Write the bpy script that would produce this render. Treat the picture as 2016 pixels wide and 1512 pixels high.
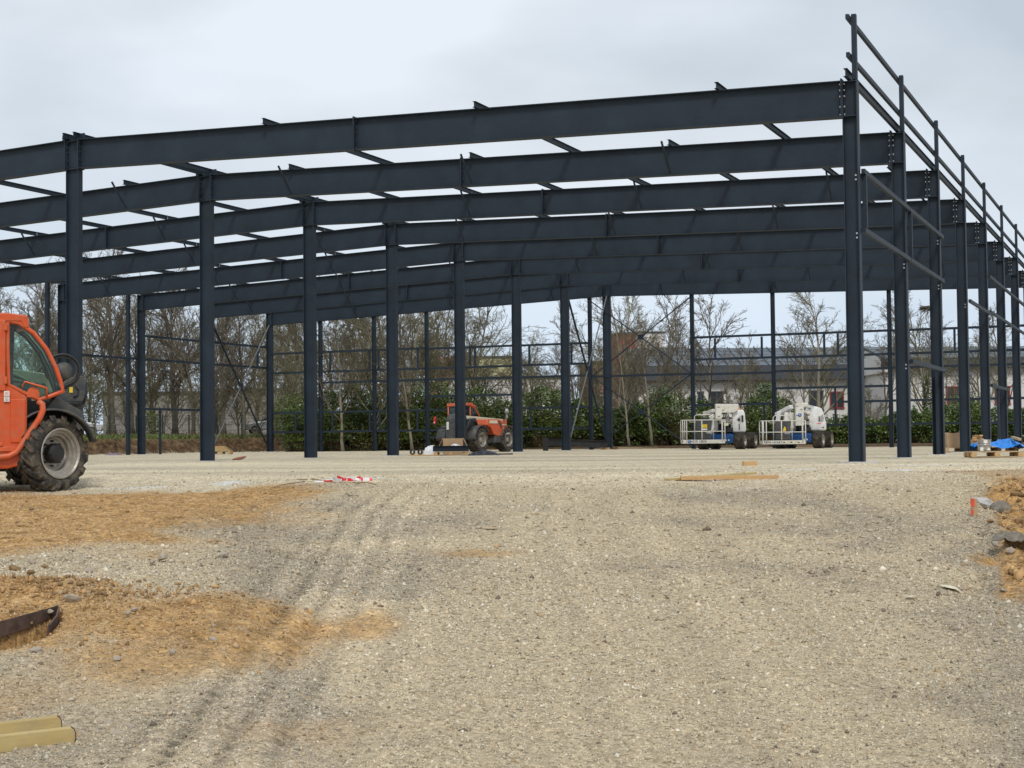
import bpy, bmesh, math, random
import numpy as np
from mathutils import Vector, Matrix

for o in list(bpy.data.objects):
    bpy.data.objects.remove(o, do_unlink=True)
scene = bpy.context.scene
COL = scene.collection
PI = math.pi
R = math.radians

# ------------------------------------------------------------------ camera
FPX, PITCH, ROLL, YAW, HC = 2982.1, 0.0366, -0.0105, -0.4131, 0.5584
PW, PH = 2016.0, 1512.0
FW = Vector((math.sin(YAW) * math.cos(PITCH), math.cos(YAW) * math.cos(PITCH), math.sin(PITCH)))
_r = Vector((math.cos(YAW), -math.sin(YAW), 0.0))
_u = _r.cross(FW)
RT = _r * math.cos(ROLL) + _u * math.sin(ROLL)
UP = -_r * math.sin(ROLL) + _u * math.cos(ROLL)
EYE = Vector((0, 0, HC))
FH = Vector((math.sin(YAW), math.cos(YAW), 0))     # level forward
RH = Vector((math.cos(YAW), -math.sin(YAW), 0))    # level right
AZ = math.atan2(RH.y, RH.x)                        # turn that lays local x along level right
cam = bpy.data.cameras.new('camera')
cam.sensor_width = 36.0
cam.lens = FPX / PW * 36.0
cam.clip_start = 0.1
cam.clip_end = 6000.0
camo = bpy.data.objects.new('camera', cam)
COL.objects.link(camo)
camo.matrix_world = Matrix(((RT.x, UP.x, -FW.x, EYE.x), (RT.y, UP.y, -FW.y, EYE.y), (RT.z, UP.z, -FW.z, EYE.z), (0, 0, 0, 1)))
scene.camera = camo
scene.render.resolution_x, scene.render.resolution_y = 1024, 768

# ------------------------------------------------------------------ world, sun, exposure
SUN_EL, SUN_AZ = R(48), R(150)      # sun behind thin cloud, over the right shoulder
world = bpy.data.worlds.new('World')
scene.world = world
world.use_nodes = True
wt = world.node_tree
wt.nodes.clear()
def wn(t, **k):
    n = wt.nodes.new(t)
    for a, b in k.items():
        setattr(n, a, b)
    return n
w_out = wn('ShaderNodeOutputWorld')
sky = wn('ShaderNodeTexSky', sky_type='NISHITA', sun_disc=False)
sky.sun_elevation = SUN_EL
sky.sun_rotation = SUN_AZ
sky.air_density = 1.0
sky.dust_density = 2.0
b_sky = wn('ShaderNodeBackground')
b_sky.inputs[1].default_value = 0.12
wt.links.new(sky.outputs[0], b_sky.inputs[0])
tc = wn('ShaderNodeTexCoord')
mp = wn('ShaderNodeMapping')
mp.inputs['Scale'].default_value = (1.0, 1.0, 2.6)
mp.inputs['Location'].default_value = (0.35, 0.1, 0.22)
wt.links.new(tc.outputs['Generated'], mp.inputs[0])
n1 = wn('ShaderNodeTexNoise')
n1.inputs['Scale'].default_value = 3.1
n1.inputs['Detail'].default_value = 6.0
n1.inputs['Roughness'].default_value = 0.46
wt.links.new(mp.outputs[0], n1.inputs[0])
ramp = wn('ShaderNodeValToRGB')
ramp.color_ramp.elements[0].position = 0.34
ramp.color_ramp.elements[0].color = (0.47, 0.525, 0.575, 1)
ramp.color_ramp.elements[1].position = 0.60
ramp.color_ramp.elements[1].color = (0.665, 0.72, 0.785, 1)
wt.links.new(n1.outputs[0], ramp.inputs[0])
b_cl = wn('ShaderNodeBackground')
b_cl.inputs[1].default_value = 1.0
sepz = wn('ShaderNodeSeparateXYZ')
wt.links.new(tc.outputs['Generated'], sepz.inputs[0])
low = wn('ShaderNodeMapRange')
low.inputs['From Min'].default_value = 0.16
low.inputs['From Max'].default_value = 0.03
low.inputs['To Max'].default_value = 0.6
wt.links.new(sepz.outputs['Z'], low.inputs[0])
gap = wn('ShaderNodeMix', data_type='RGBA')
gap.inputs[7].default_value = (0.50, 0.64, 0.80, 1)      # paler clear air showing under the cloud deck
wt.links.new(low.outputs[0], gap.inputs[0])
wt.links.new(ramp.outputs[0], gap.inputs[6])
wt.links.new(gap.outputs[2], b_cl.inputs[0])
mp2 = wn('ShaderNodeMapping')
mp2.inputs['Scale'].default_value = (1.0, 1.0, 4.0)
mp2.inputs['Location'].default_value = (1.3, 0.4, 0.1)
wt.links.new(tc.outputs['Generated'], mp2.inputs[0])
n2 = wn('ShaderNodeTexNoise')
n2.inputs['Scale'].default_value = 2.0
n2.inputs['Detail'].default_value = 5.0
wt.links.new(mp2.outputs[0], n2.inputs[0])
cover = wn('ShaderNodeMapRange')
cover.inputs['From Min'].default_value = 0.30
cover.inputs['From Max'].default_value = 0.52
cover.inputs['To Min'].default_value = 0.86
cover.inputs['To Max'].default_value = 1.0
wt.links.new(n2.outputs[0], cover.inputs[0])
mixs = wn('ShaderNodeMixShader')
wt.links.new(cover.outputs[0], mixs.inputs[0])
wt.links.new(b_sky.outputs[0], mixs.inputs[1])
wt.links.new(b_cl.outputs[0], mixs.inputs[2])
wt.links.new(mixs.outputs[0], w_out.inputs[0])

sl = bpy.data.lights.new('sun', 'SUN')
sl.energy = 1.5
sl.angle = R(14)
sl.color = (1.0, 0.96, 0.9)
so = bpy.data.objects.new('sun', sl)
COL.objects.link(so)
sd = Vector((math.sin(SUN_AZ) * math.cos(SUN_EL), math.cos(SUN_AZ) * math.cos(SUN_EL), math.sin(SUN_EL)))
so.rotation_euler = sd.to_track_quat('Z', 'Y').to_euler()
so.location = sd * 60
scene.view_settings.view_transform = 'Standard'
scene.view_settings.look = 'None'
scene.view_settings.gamma = 1.0
scene.view_settings.exposure = 0.28
try:
    scene.view_settings.use_curve_mapping = False
except Exception:
    pass

# ------------------------------------------------------------------ helpers
def ray(x, y):
    return FW + RT * ((x - PW / 2) / FPX) - UP * ((y - PH / 2) / FPX)
def at(x, y, depth):
    return EYE + ray(x, y) * depth
def on_y(x, y, Y):
    d = ray(x, y)
    return EYE + d * ((Y - EYE.y) / d.y)
def along(x, depth):
    """level position seen at photo column x, depth metres ahead"""
    d = ray(x, 865.0)
    return Vector((d.x * depth, d.y * depth))

MATS = {}
def mat(name, color, rough=0.6, metal=0.0, var=0.12, scale=8.0, bump=0.0, bscale=40.0, color2=None, coords='Object', spec=0.5, alpha=None, streak=None, grime=None, gamt=0.5, gscale=3.0):
    """procedural paint / stone / wood: noise blends colour with a second tone, second noise gives relief"""
    m = bpy.data.materials.new(name)
    m.use_nodes = True
    nt = m.node_tree
    b = nt.nodes['Principled BSDF']
    t = nt.nodes.new('ShaderNodeTexCoord')
    n = nt.nodes.new('ShaderNodeTexNoise')
    n.inputs['Scale'].default_value = scale
    n.inputs['Detail'].default_value = 6
    n.inputs['Roughness'].default_value = 0.62
    src = t.outputs[coords]
    if streak:
        mpn = nt.nodes.new('ShaderNodeMapping')
        mpn.inputs['Scale'].default_value = streak
        nt.links.new(src, mpn.inputs[0])
        src = mpn.outputs[0]
    nt.links.new(src, n.inputs[0])
    r = nt.nodes.new('ShaderNodeValToRGB')
    c2 = color2 if color2 else tuple(min(1, c * (1 + 2 * var)) for c in color)
    c1 = tuple(c * (1 - var) for c in color) if not color2 else color
    r.color_ramp.elements[0].position = 0.32
    r.color_ramp.elements[0].color = (*c1, 1)
    r.color_ramp.elements[1].position = 0.70
    r.color_ramp.elements[1].color = (*c2, 1)
    nt.links.new(n.outputs[0], r.inputs[0])
    cout = r.outputs[0]
    if grime:
        # dust and mud: blotches and speckle with a shape of their own
        g1 = nt.nodes.new('ShaderNodeTexNoise')
        g1.inputs['Scale'].default_value = gscale
        g1.inputs['Detail'].default_value = 9
        g1.inputs['Roughness'].default_value = 0.7
        nt.links.new(t.outputs[coords], g1.inputs[0])
        gr = nt.nodes.new('ShaderNodeMapRange')
        gr.inputs['From Min'].default_value = 0.44
        gr.inputs['From Max'].default_value = 0.74
        gr.inputs['To Max'].default_value = gamt
        nt.links.new(g1.outputs[0], gr.inputs[0])
        gm = nt.nodes.new('ShaderNodeMix')
        gm.data_type = 'RGBA'
        gm.inputs[7].default_value = (*grime, 1)
        nt.links.new(gr.outputs[0], gm.inputs[0])
        nt.links.new(cout, gm.inputs[6])
        cout = gm.outputs[2]
    nt.links.new(cout, b.inputs['Base Color'])
    b.inputs['Roughness'].default_value = rough
    b.inputs['Metallic'].default_value = metal
    b.inputs['Specular IOR Level'].default_value = spec
    if bump > 0:
        n3 = nt.nodes.new('ShaderNodeTexNoise')
        n3.inputs['Scale'].default_value = bscale
        n3.inputs['Detail'].default_value = 4
        nt.links.new(src, n3.inputs[0])
        bp = nt.nodes.new('ShaderNodeBump')
        bp.inputs['Strength'].default_value = bump
        bp.inputs['Distance'].default_value = 0.02
        nt.links.new(n3.outputs[0], bp.inputs['Height'])
        nt.links.new(bp.outputs[0], b.inputs['Normal'])
    MATS[name] = m
    return m

mat('steel', (0.0165, 0.0265, 0.0395), 0.60, var=0.16, scale=1.3, bump=0.05, bscale=60, spec=0.28, grime=(0.05, 0.058, 0.066), gamt=0.12, gscale=14)
mat('brace_grey', (0.13, 0.135, 0.145), 0.5)
mat('steel_dusty', (0.032, 0.032, 0.034), 0.65, var=0.2, scale=4.0, spec=0.3)
mat('galv', (0.55, 0.56, 0.58), 0.35, 0.8, var=0.1)
mat('orange', (0.56, 0.070, 0.011), 0.42, var=0.10, scale=5, color2=(0.64, 0.098, 0.02), grime=(0.30, 0.235, 0.15), gamt=0.45, gscale=4.5)
mat('orange_dull', (0.56, 0.10, 0.025), 0.5, var=0.12, scale=6)
mat('charcoal', (0.042, 0.047, 0.050), 0.55, var=0.2, scale=6, grime=(0.30, 0.235, 0.15), gamt=0.4, gscale=5)
mat('black', (0.012, 0.012, 0.013), 0.5, var=0.3, scale=6)
mat('rubber', (0.016, 0.0155, 0.015), 0.8, color2=(0.045, 0.04, 0.034), scale=7, bump=0.1, grime=(0.30, 0.235, 0.15), gamt=0.6, gscale=7)
mat('rim_grey', (0.44, 0.42, 0.385), 0.42, 0.35, color2=(0.30, 0.27, 0.225), scale=9, grime=(0.28, 0.21, 0.13), gamt=0.5, gscale=11)
mat('cream', (0.62, 0.58, 0.42), 0.5, var=0.12)
mat('white_paint', (0.74, 0.73, 0.68), 0.42, color2=(0.64, 0.61, 0.54), scale=4, grime=(0.35, 0.27, 0.17), gamt=0.4, gscale=8)
mat('white_cover', (0.82, 0.82, 0.82), 0.4, color2=(0.73, 0.72, 0.70), scale=3, grime=(0.4, 0.34, 0.25), gamt=0.35, gscale=6)
mat('blue_paint', (0.012, 0.07, 0.22), 0.45, var=0.2, scale=5)
mat('red_lamp', (0.5, 0.012, 0.012), 0.25, var=0.1)
mat('amber', (0.6, 0.2, 0.02), 0.3)
mat('yellow', (0.72, 0.52, 0.03), 0.5)
mat('sticker', (0.75, 0.75, 0.72), 0.5, var=0.05)
mat('ink', (0.02, 0.02, 0.025), 0.6)
mat('logo_blue', (0.03, 0.13, 0.40), 0.5)
mat('wood', (0.46, 0.27, 0.115), 0.75, color2=(0.58, 0.38, 0.18), scale=6, streak=(1, 9, 9), bump=0.1)
mat('wood_grey', (0.40, 0.29, 0.17), 0.8, color2=(0.50, 0.38, 0.24), scale=6, streak=(1, 9, 9), bump=0.1)
mat('wood_yellow', (0.50, 0.39, 0.17), 0.7, color2=(0.40, 0.29, 0.11), scale=3.2, streak=(0.7, 5, 5), bump=0.1, grime=(0.30, 0.25, 0.17), gamt=0.75, gscale=9)
mat('cardboard', (0.46, 0.31, 0.18), 0.85, var=0.08, scale=3)
mat('tarp', (0.02, 0.20, 0.62), 0.4, var=0.2, scale=5)
mat('plastic_white', (0.80, 0.81, 0.82), 0.4, var=0.05)
mat('plastic_black', (0.012, 0.013, 0.018), 0.28, var=0.2)
mat('tape_red', (0.70, 0.02, 0.03), 0.45)
mat('marker_orange', (0.78, 0.13, 0.07), 0.7)
mat('fabric', (0.17, 0.15, 0.12), 0.95, var=0.25, scale=14, bump=0.3)
mat('fabric_brown', (0.085, 0.052, 0.038), 0.9, var=0.3, scale=12, bump=0.2)
mat('rock', (0.36, 0.30, 0.225), 0.9, color2=(0.52, 0.455, 0.37), scale=14, bump=0.5)
mat('rock_white', (0.60, 0.59, 0.57), 0.9, color2=(0.42, 0.41, 0.40), scale=9, bump=0.5)
mat('clod', (0.24, 0.145, 0.065), 0.95, color2=(0.36, 0.23, 0.11), scale=12, bump=0.5)
mat('bark', (0.11, 0.098, 0.074), 0.95, color2=(0.19, 0.17, 0.125), scale=10, bump=0.4, bscale=30)
mat('bark_pale', (0.20, 0.175, 0.125), 0.95, color2=(0.28, 0.25, 0.19), scale=8, bump=0.3)
mat('twig', (0.125, 0.105, 0.078), 0.95, color2=(0.205, 0.17, 0.12), scale=0.6)
mat('twig_olive', (0.135, 0.12, 0.073), 0.95, color2=(0.215, 0.19, 0.11), scale=0.6)
mat('laurel', (0.026, 0.052, 0.011), 0.42, color2=(0.125, 0.175, 0.03), scale=0.75, spec=0.5)
mat('shrub_leaf', (0.07, 0.10, 0.018), 0.5, color2=(0.15, 0.175, 0.035), scale=1.1)
mat('ivy', (0.05, 0.075, 0.015), 0.5, color2=(0.13, 0.15, 0.04), scale=2)
mat('conifer', (0.022, 0.035, 0.018), 0.8, color2=(0.05, 0.065, 0.035), scale=1.5)
mat('litter', (0.075, 0.042, 0.022), 0.95, color2=(0.15, 0.095, 0.05), scale=3)
mat('grass_blade', (0.08, 0.115, 0.025), 0.7, color2=(0.17, 0.19, 0.055), scale=0.8)
mat('render_white', (0.76, 0.74, 0.70), 0.9, color2=(0.68, 0.66, 0.62), scale=0.9)
mat('render_grey', (0.30, 0.28, 0.25), 0.9, var=0.1, scale=0.6)
mat('roof_grey', (0.095, 0.115, 0.135), 0.75, color2=(0.15, 0.175, 0.205), scale=0.5)
mat('fascia', (0.06, 0.066, 0.075), 0.7, var=0.15)
mat('red_wall', (0.40, 0.085, 0.08), 0.8, var=0.12, scale=0.8)
mat('brick_brown', (0.23, 0.12, 0.085), 0.9, var=0.2, scale=1.5)
mat('yellow_wall', (0.46, 0.43, 0.25), 0.9, var=0.1, scale=0.5)
mat('tile_roof', (0.25, 0.10, 0.065), 0.9, var=0.2, scale=2)
mat('window_glass', (0.03, 0.035, 0.04), 0.15, var=0.2)
mat('frame_red', (0.30, 0.035, 0.03), 0.6)
mat('car_white', (0.78, 0.79, 0.80), 0.25, var=0.03)
mat('car_silver', (0.62, 0.62, 0.62), 0.28, 0.2, var=0.05)
mat('fence_green', (0.02, 0.03, 0.025), 0.6)
mat('tin', (0.42, 0.42, 0.42), 0.35, 0.7, var=0.15, scale=9)
mat('purple', (0.20, 0.13, 0.21), 0.6)
mat('seat', (0.02, 0.02, 0.022), 0.8)

def glass_mat():
    m = bpy.data.materials.new('cab_glass')
    m.use_nodes = True
    nt = m.node_tree
    out = nt.nodes['Material Output']
    nt.nodes.remove(nt.nodes['Principled BSDF'])
    tr = nt.nodes.new('ShaderNodeBsdfTransparent')
    tr.inputs[0].default_value = (0.86, 0.945, 0.90, 1)
    gl = nt.nodes.new('ShaderNodeBsdfGlossy')
    gl.inputs['Roughness'].default_value = 0.03
    lw = nt.nodes.new('ShaderNodeLayerWeight')
    lw.inputs[0].default_value = 0.25
    n = nt.nodes.new('ShaderNodeTexNoise')
    n.inputs['Scale'].default_value = 3
    df = nt.nodes.new('ShaderNodeBsdfDiffuse')
    df.inputs[0].default_value = (0.5, 0.55, 0.5, 1)
    ms = nt.nodes.new('ShaderNodeMath')
    ms.operation = 'MULTIPLY'
    ms.inputs[1].default_value = 0.035
    nt.links.new(n.outputs[0], ms.inputs[0])
    m1 = nt.nodes.new('ShaderNodeMixShader')
    m2 = nt.nodes.new('ShaderNodeMixShader')
    nt.links.new(lw.outputs['Fresnel'], m1.inputs[0])
    nt.links.new(tr.outputs[0], m1.inputs[1])
    nt.links.new(gl.outputs[0], m1.inputs[2])
    nt.links.new(ms.outputs[0], m2.inputs[0])
    nt.links.new(m1.outputs[0], m2.inputs[1])
    nt.links.new(df.outputs[0], m2.inputs[2])
    nt.links.new(m2.outputs[0], out.inputs[0])
    MATS['cab_glass'] = m
glass_mat()

class MB:
    """collects shapes, build() links them as ONE mesh object"""
    def __init__(s):
        s.v, s.f = [], []
    def add(s, vs, fs):
        o = len(s.v)
        s.v += [tuple(p) for p in vs]
        s.f += [tuple(i + o for i in f) for f in fs]
        return s
    def box(s, c, d, rz=0.0, rot=None):
        cx, cy, cz = c
        hx, hy, hz = d[0] / 2, d[1] / 2, d[2] / 2
        M = rot if rot else Matrix.Rotation(rz, 3, 'Z')
        vs = [Vector(c) + M @ Vector((sx * hx, sy * hy, sz * hz)) for sx in (-1, 1) for sy in (-1, 1) for sz in (-1, 1)]
        return s.add(vs, [(0, 1, 3, 2), (4, 6, 7, 5), (0, 4, 5, 1), (2, 3, 7, 6), (0, 2, 6, 4), (1, 5, 7, 3)])
    def bar(s, p0, p1, w, h, up=(0, 0, 1)):
        return s.prof(p0, p1, [(-w / 2, -h / 2), (w / 2, -h / 2), (w / 2, h / 2), (-w / 2, h / 2)], up)
    def prof(s, p0, p1, prof, up=(0, 0, 1)):
        p0, p1 = Vector(p0), Vector(p1)
        d = (p1 - p0).normalized()
        up = Vector(up)
        if abs(d.dot(up)) > 0.98:
            up = Vector((0, 1, 0)) if abs(d.y) < 0.9 else Vector((1, 0, 0))
        a = d.cross(up).normalized()
        b = a.cross(d)
        n = len(prof)
        vs = [p0 + a * x + b * y for x, y in prof] + [p1 + a * x + b * y for x, y in prof]
        fs = [(i, (i + 1) % n, n + (i + 1) % n, n + i) for i in range(n)]
        fs += [tuple(range(n))[::-1], tuple(range(n, 2 * n))]
        return s.add(vs, fs)
    def ibeam(s, p0, p1, h, b, tw=0.012, tf=0.018, up=(0, 0, 1)):
        w, t = b / 2, tw / 2
        pr = [(-w, -h / 2), (w, -h / 2), (w, -h / 2 + tf), (t, -h / 2 + tf), (t, h / 2 - tf), (w, h / 2 - tf), (w, h / 2), (-w, h / 2), (-w, h / 2 - tf), (-t, h / 2 - tf), (-t, -h / 2 + tf), (-w, -h / 2 + tf)]
        return s.prof(p0, p1, pr, up)
    def tube(s, pts, rad, n=8, caps=True):
        pts = [Vector(p) for p in pts]
        if not hasattr(rad, '__len__'):
            rad = [rad] * len(pts)
        vs, fs = [], []
        t0 = (pts[1] - pts[0]).normalized()
        ref = Vector((0, 0, 1)) if abs(t0.z) < 0.9 else Vector((1, 0, 0))
        a = t0.cross(ref).normalized()
        for i, p in enumerate(pts):
            t = (pts[min(i + 1, len(pts) - 1)] - pts[max(i - 1, 0)]).normalized()
            a = (a - t * a.dot(t)).normalized()
            b = t.cross(a)
            for k in range(n):
                g = 2 * PI * k / n
                vs.append(p + (a * math.cos(g) + b * math.sin(g)) * rad[i])
        for i in range(len(pts) - 1):
            for k in range(n):
                k2 = (k + 1) % n
                fs.append((i * n + k, i * n + k2, (i + 1) * n + k2, (i + 1) * n + k))
        if caps:
            fs.append(tuple(range(n))[::-1])
            fs.append(tuple((len(pts) - 1) * n + k for k in range(n)))
        return s.add(vs, fs)
    def prism(s, poly, a0, a1, axis='y'):
        """polygon in two axes swept along the third: y -> (x,z), x -> (y,z), z -> (x,y)"""
        def P(q, a):
            return {'y': (q[0], a, q[1]), 'x': (a, q[0], q[1]), 'z': (q[0], q[1], a)}[axis]
        n = len(poly)
        vs = [P(q, a0) for q in poly] + [P(q, a1) for q in poly]
        return s.add(vs, [(i, (i + 1) % n, n + (i + 1) % n, n + i) for i in range(n)] + [tuple(range(n))[::-1], tuple(range(n, 2 * n))])
    def lathe(s, prof, n=32, axis='y', c=(0, 0, 0), closed=False):
        """profile (radius, along) turned about an axis"""
        vs, fs = [], []
        m = len(prof)
        for k in range(n):
            g = 2 * PI * k / n
            for r_, a in prof:
                u, w = r_ * math.cos(g), r_ * math.sin(g)
                q = {'y': (u, a, w), 'x': (a, u, w), 'z': (u, w, a)}[axis]
                vs.append((q[0] + c[0], q[1] + c[1], q[2] + c[2]))
        mm = m if closed else m - 1
        for k in range(n):
            k2 = (k + 1) % n
            for j in range(mm):
                j2 = (j + 1) % m
                fs.append((k * m + j, k2 * m + j, k2 * m + j2, k * m + j2))
        return s.add(vs, fs)
    def shell(s, rows):
        """grid of points joined as a sheet"""
        n = len(rows[0])
        vs = [p for r_ in rows for p in r_]
        return s.add(vs, [(i * n + j, i * n + j + 1, (i + 1) * n + j + 1, (i + 1) * n + j) for i in range(len(rows) - 1) for j in range(n - 1)])
    def build(s, name, material, parent=None, smooth=False, bevel=0.0, loc=None, rz=None, solid=0.0, subsurf=0):
        me = bpy.data.meshes.new(name)
        me.from_pydata(s.v, [], s.f)
        bm = bmesh.new()
        bm.from_mesh(me)
        bmesh.ops.recalc_face_normals(bm, faces=bm.faces)
        bm.to_mesh(me)
        bm.free()
        me.materials.append(MATS[material] if isinstance(material, str) else material)
        if smooth:
            me.polygons.foreach_set('use_smooth', [True] * len(me.polygons))
        o = bpy.data.objects.new(name, me)
        COL.objects.link(o)
        if parent:
            o.parent = parent
        if loc is not None:
            o.location = loc
        if rz is not None:
            o.rotation_euler = (0, 0, rz)
        if solid:
            md = o.modifiers.new('solid', 'SOLIDIFY')
            md.thickness = solid
        if bevel:
            md = o.modifiers.new('bevel', 'BEVEL')
            md.width = bevel
            md.segments = 2
            md.limit_method = 'ANGLE'
            md.angle_limit = R(40)
        if subsurf:
            md = o.modifiers.new('sub', 'SUBSURF')
            md.levels = md.render_levels = subsurf
        return o

def np_obj(name, v, f, material, parent=None, smooth=False, attrs=None):
    """fast mesh from arrays, f is (M,3) or (M,4)"""
    me = bpy.data.meshes.new(name)
    k = f.shape[1]
    me.vertices.add(len(v))
    me.vertices.foreach_set('co', np.ascontiguousarray(v, dtype=np.float32).ravel())
    me.loops.add(f.size)
    me.loops.foreach_set('vertex_index', np.ascontiguousarray(f, dtype=np.int32).ravel())
    me.polygons.add(len(f))
    me.polygons.foreach_set('loop_start', np.arange(0, f.size, k, dtype=np.int32))
    me.polygons.foreach_set('loop_total', np.full(len(f), k, dtype=np.int32))
    if smooth:
        me.polygons.foreach_set('use_smooth', np.ones(len(f), dtype=bool))
    me.update(calc_edges=True)
    for an, av in (attrs or {}).items():
        a = me.attributes.new(an, 'FLOAT_COLOR', 'POINT')
        a.data.foreach_set('color', np.ascontiguousarray(av, dtype=np.float32).ravel())
    me.materials.append(MATS[material] if isinstance(material, str) else material)
    o = bpy.data.objects.new(name, me)
    COL.objects.link(o)
    if parent:
        o.parent = parent
    return o

def thing(name, label, cat, loc=(0, 0, 0), rz=0.0, group=None):
    o = bpy.data.objects.new(name, None)
    o.empty_display_size = 0.3
    COL.objects.link(o)
    o.location = loc
    o.rotation_euler = (0, 0, rz)
    return tag(o, label, cat, group)
def tag(o, label, cat, group=None):
    o['label'] = label
    o['category'] = cat
    if group:
        o['group'] = group
    return o
def copy_tree(o, parent=None):
    c = o.copy()
    COL.objects.link(c)
    c.parent = parent
    for ch in list(o.children):
        copy_tree(ch, c)
    return c

# vectorised value noise
def _hash(ix, iy, seed):
    n = (ix.astype(np.int64) * 374761393 + iy.astype(np.int64) * 668265263 + seed * 1442695041) & 0xFFFFFFFF
    n = ((n ^ (n >> 13)) * 1274126177) & 0xFFFFFFFF
    return ((n ^ (n >> 16)) & 0xFFFF) / 65535.0
def vnoise(x, y, seed=0):
    ix, iy = np.floor(x), np.floor(y)
    fx, fy = x - ix, y - iy
    ux, uy = fx * fx * (3 - 2 * fx), fy * fy * (3 - 2 * fy)
    a, b = _hash(ix, iy, seed), _hash(ix + 1, iy, seed)
    c, d = _hash(ix, iy + 1, seed), _hash(ix + 1, iy + 1, seed)
    return (a + (b - a) * ux) * (1 - uy) + (c + (d - c) * ux) * uy
def fbm(x, y, oct=4, seed=0, gain=0.5):
    s, a, t = 0, 1, 0
    for i in range(oct):
        s = s + a * vnoise(x * 2 ** i, y * 2 ** i, seed + i * 17)
        t += a
        a *= gain
    return s / t
def sstep(a, b, x):
    t = np.clip((x - a) / (b - a), 0, 1)
    return t * t * (3 - 2 * t)

# ------------------------------------------------------------------ ground
YF = [31.604, 37.557, 43.433, 49.219, 54.974, 60.757, 66.503, 72.306]     # eight portal frames
XR, XM, XL = -6.249, -26.636, -46.752
def seg_dist(x, y, pts):
    best = np.full_like(x, 1e9)
    for (ax, ay), (bx, by) in zip(pts[:-1], pts[1:]):
        dx, dy = bx - ax, by - ay
        t = np.clip(((x - ax) * dx + (y - ay) * dy) / (dx * dx + dy * dy), 0, 1)
        best = np.minimum(best, np.hypot(x - ax - t * dx, y - ay - t * dy))
    return best
def base_z(t, s, X, Y):
    crest = 21.0 + 0.8 * np.sin(t * 0.5)
    z = -1.04 * np.clip((crest - s) / 13.7, 0, 1.5)
    z = np.where(s < crest + 1.2, z - 0.035 * np.exp(-((s - crest) / 1.0) ** 2), z)
    q = t / np.maximum(s, 0.5)
    wl = sstep(-0.125, -0.205, q)
    zl = np.interp(s, [0, 6, 8, 10, 12, 15, 18, 22, 25], [-1.4, -1.15, -0.92, -0.62, -0.47, -0.33, -0.22, -0.12, 0])
    z = z * (1 - wl) + zl * wl
    return z
def ground_z(X, Y):
    X = np.asarray(X, dtype=float)
    Y = np.asarray(Y, dtype=float)
    s = X * FH.x + Y * FH.y
    t = X * RH.x + Y * RH.y
    q = t / np.maximum(s, 0.5)
    z = base_z(t, s, X, Y)
    # earth bank behind and left of the building pad
    ex = fbm(X * 0.5, Y * 0.5, 3, 5) * 1.4 - 0.7
    dist = np.maximum(-50.5 - X, np.minimum(Y - 76.5, 1e9)) + ex
    dist = np.where(X < -50.5, np.maximum(dist, -50.5 - X + ex), dist)
    fade = sstep(-34, -39, X)
    bank = 0.80 * sstep(0.0, 0.9, dist) * fade + 0.12 * sstep(0, 3, dist) * (1 - fade)
    bank = bank + 0.25 * sstep(6, 18, dist) * fade
    bank = bank * (s > 60)
    z = z + bank
    # pit with dug soil beside the ramp, right
    pe = fbm(X * 0.7, Y * 0.7, 3, 9) * 0.05
    pit = sstep(0.318, 0.345, q + pe) * sstep(11.5, 13.5, s) * sstep(22.5, 19.0, s)
    z = z - 0.40 * pit + pit * 0.70 * fbm(X * 1.5, Y * 1.5, 4, 21, 0.6) + pit * sstep(0.335, 0.39, q) * 0.45
    # dip with a torn membrane edge, left
    z = z + 0.13 * np.exp(-((t + 3.6) / 0.75) ** 2 - ((s - 11.1) / 0.36) ** 2) * (0.6 + 0.8 * fbm(X * 3, Y * 3, 3, 29)) + 0.05 * np.exp(-((t + 2.7) / 0.3) ** 2 - ((s - 10.2) / 0.5) ** 2)
    z = z - hole_depth(t, s) * (0.05 + 0.24 * sstep(9.3, 10.1, s))
    return z
TRACK = np.array([(-1.25, 4.5), (-1.32, 7.2), (-1.28, 9.0), (-1.30, 11.0), (-1.38, 13.5), (-1.45, 17.0), (-1.2, 22.0)])
def track_coords(t, s):
    return t - np.interp(s, TRACK[:, 1], TRACK[:, 0]), s
HOLE = [(-4.2, 9.35), (-3.75, 9.55), (-3.38, 10.02), (-3.15, 10.60), (-3.02, 10.20), (-2.97, 9.85), (-3.1, 9.45), (-3.5, 9.25)]
def hole_depth(t, s):
    inside = np.zeros(t.shape, dtype=bool)
    n_ = len(HOLE)
    for i in range(n_):
        (x0, y0), (x1, y1) = HOLE[i], HOLE[(i + 1) % n_]
        c_ = ((y0 > s) != (y1 > s)) & (t < (x1 - x0) * (s - y0) / (y1 - y0 + 1e-12) + x0)
        inside ^= c_
    edge = seg_dist(t, s, HOLE + HOLE[:1])
    return np.where(inside, sstep(0.0, 0.05, edge), 0.0)
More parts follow.
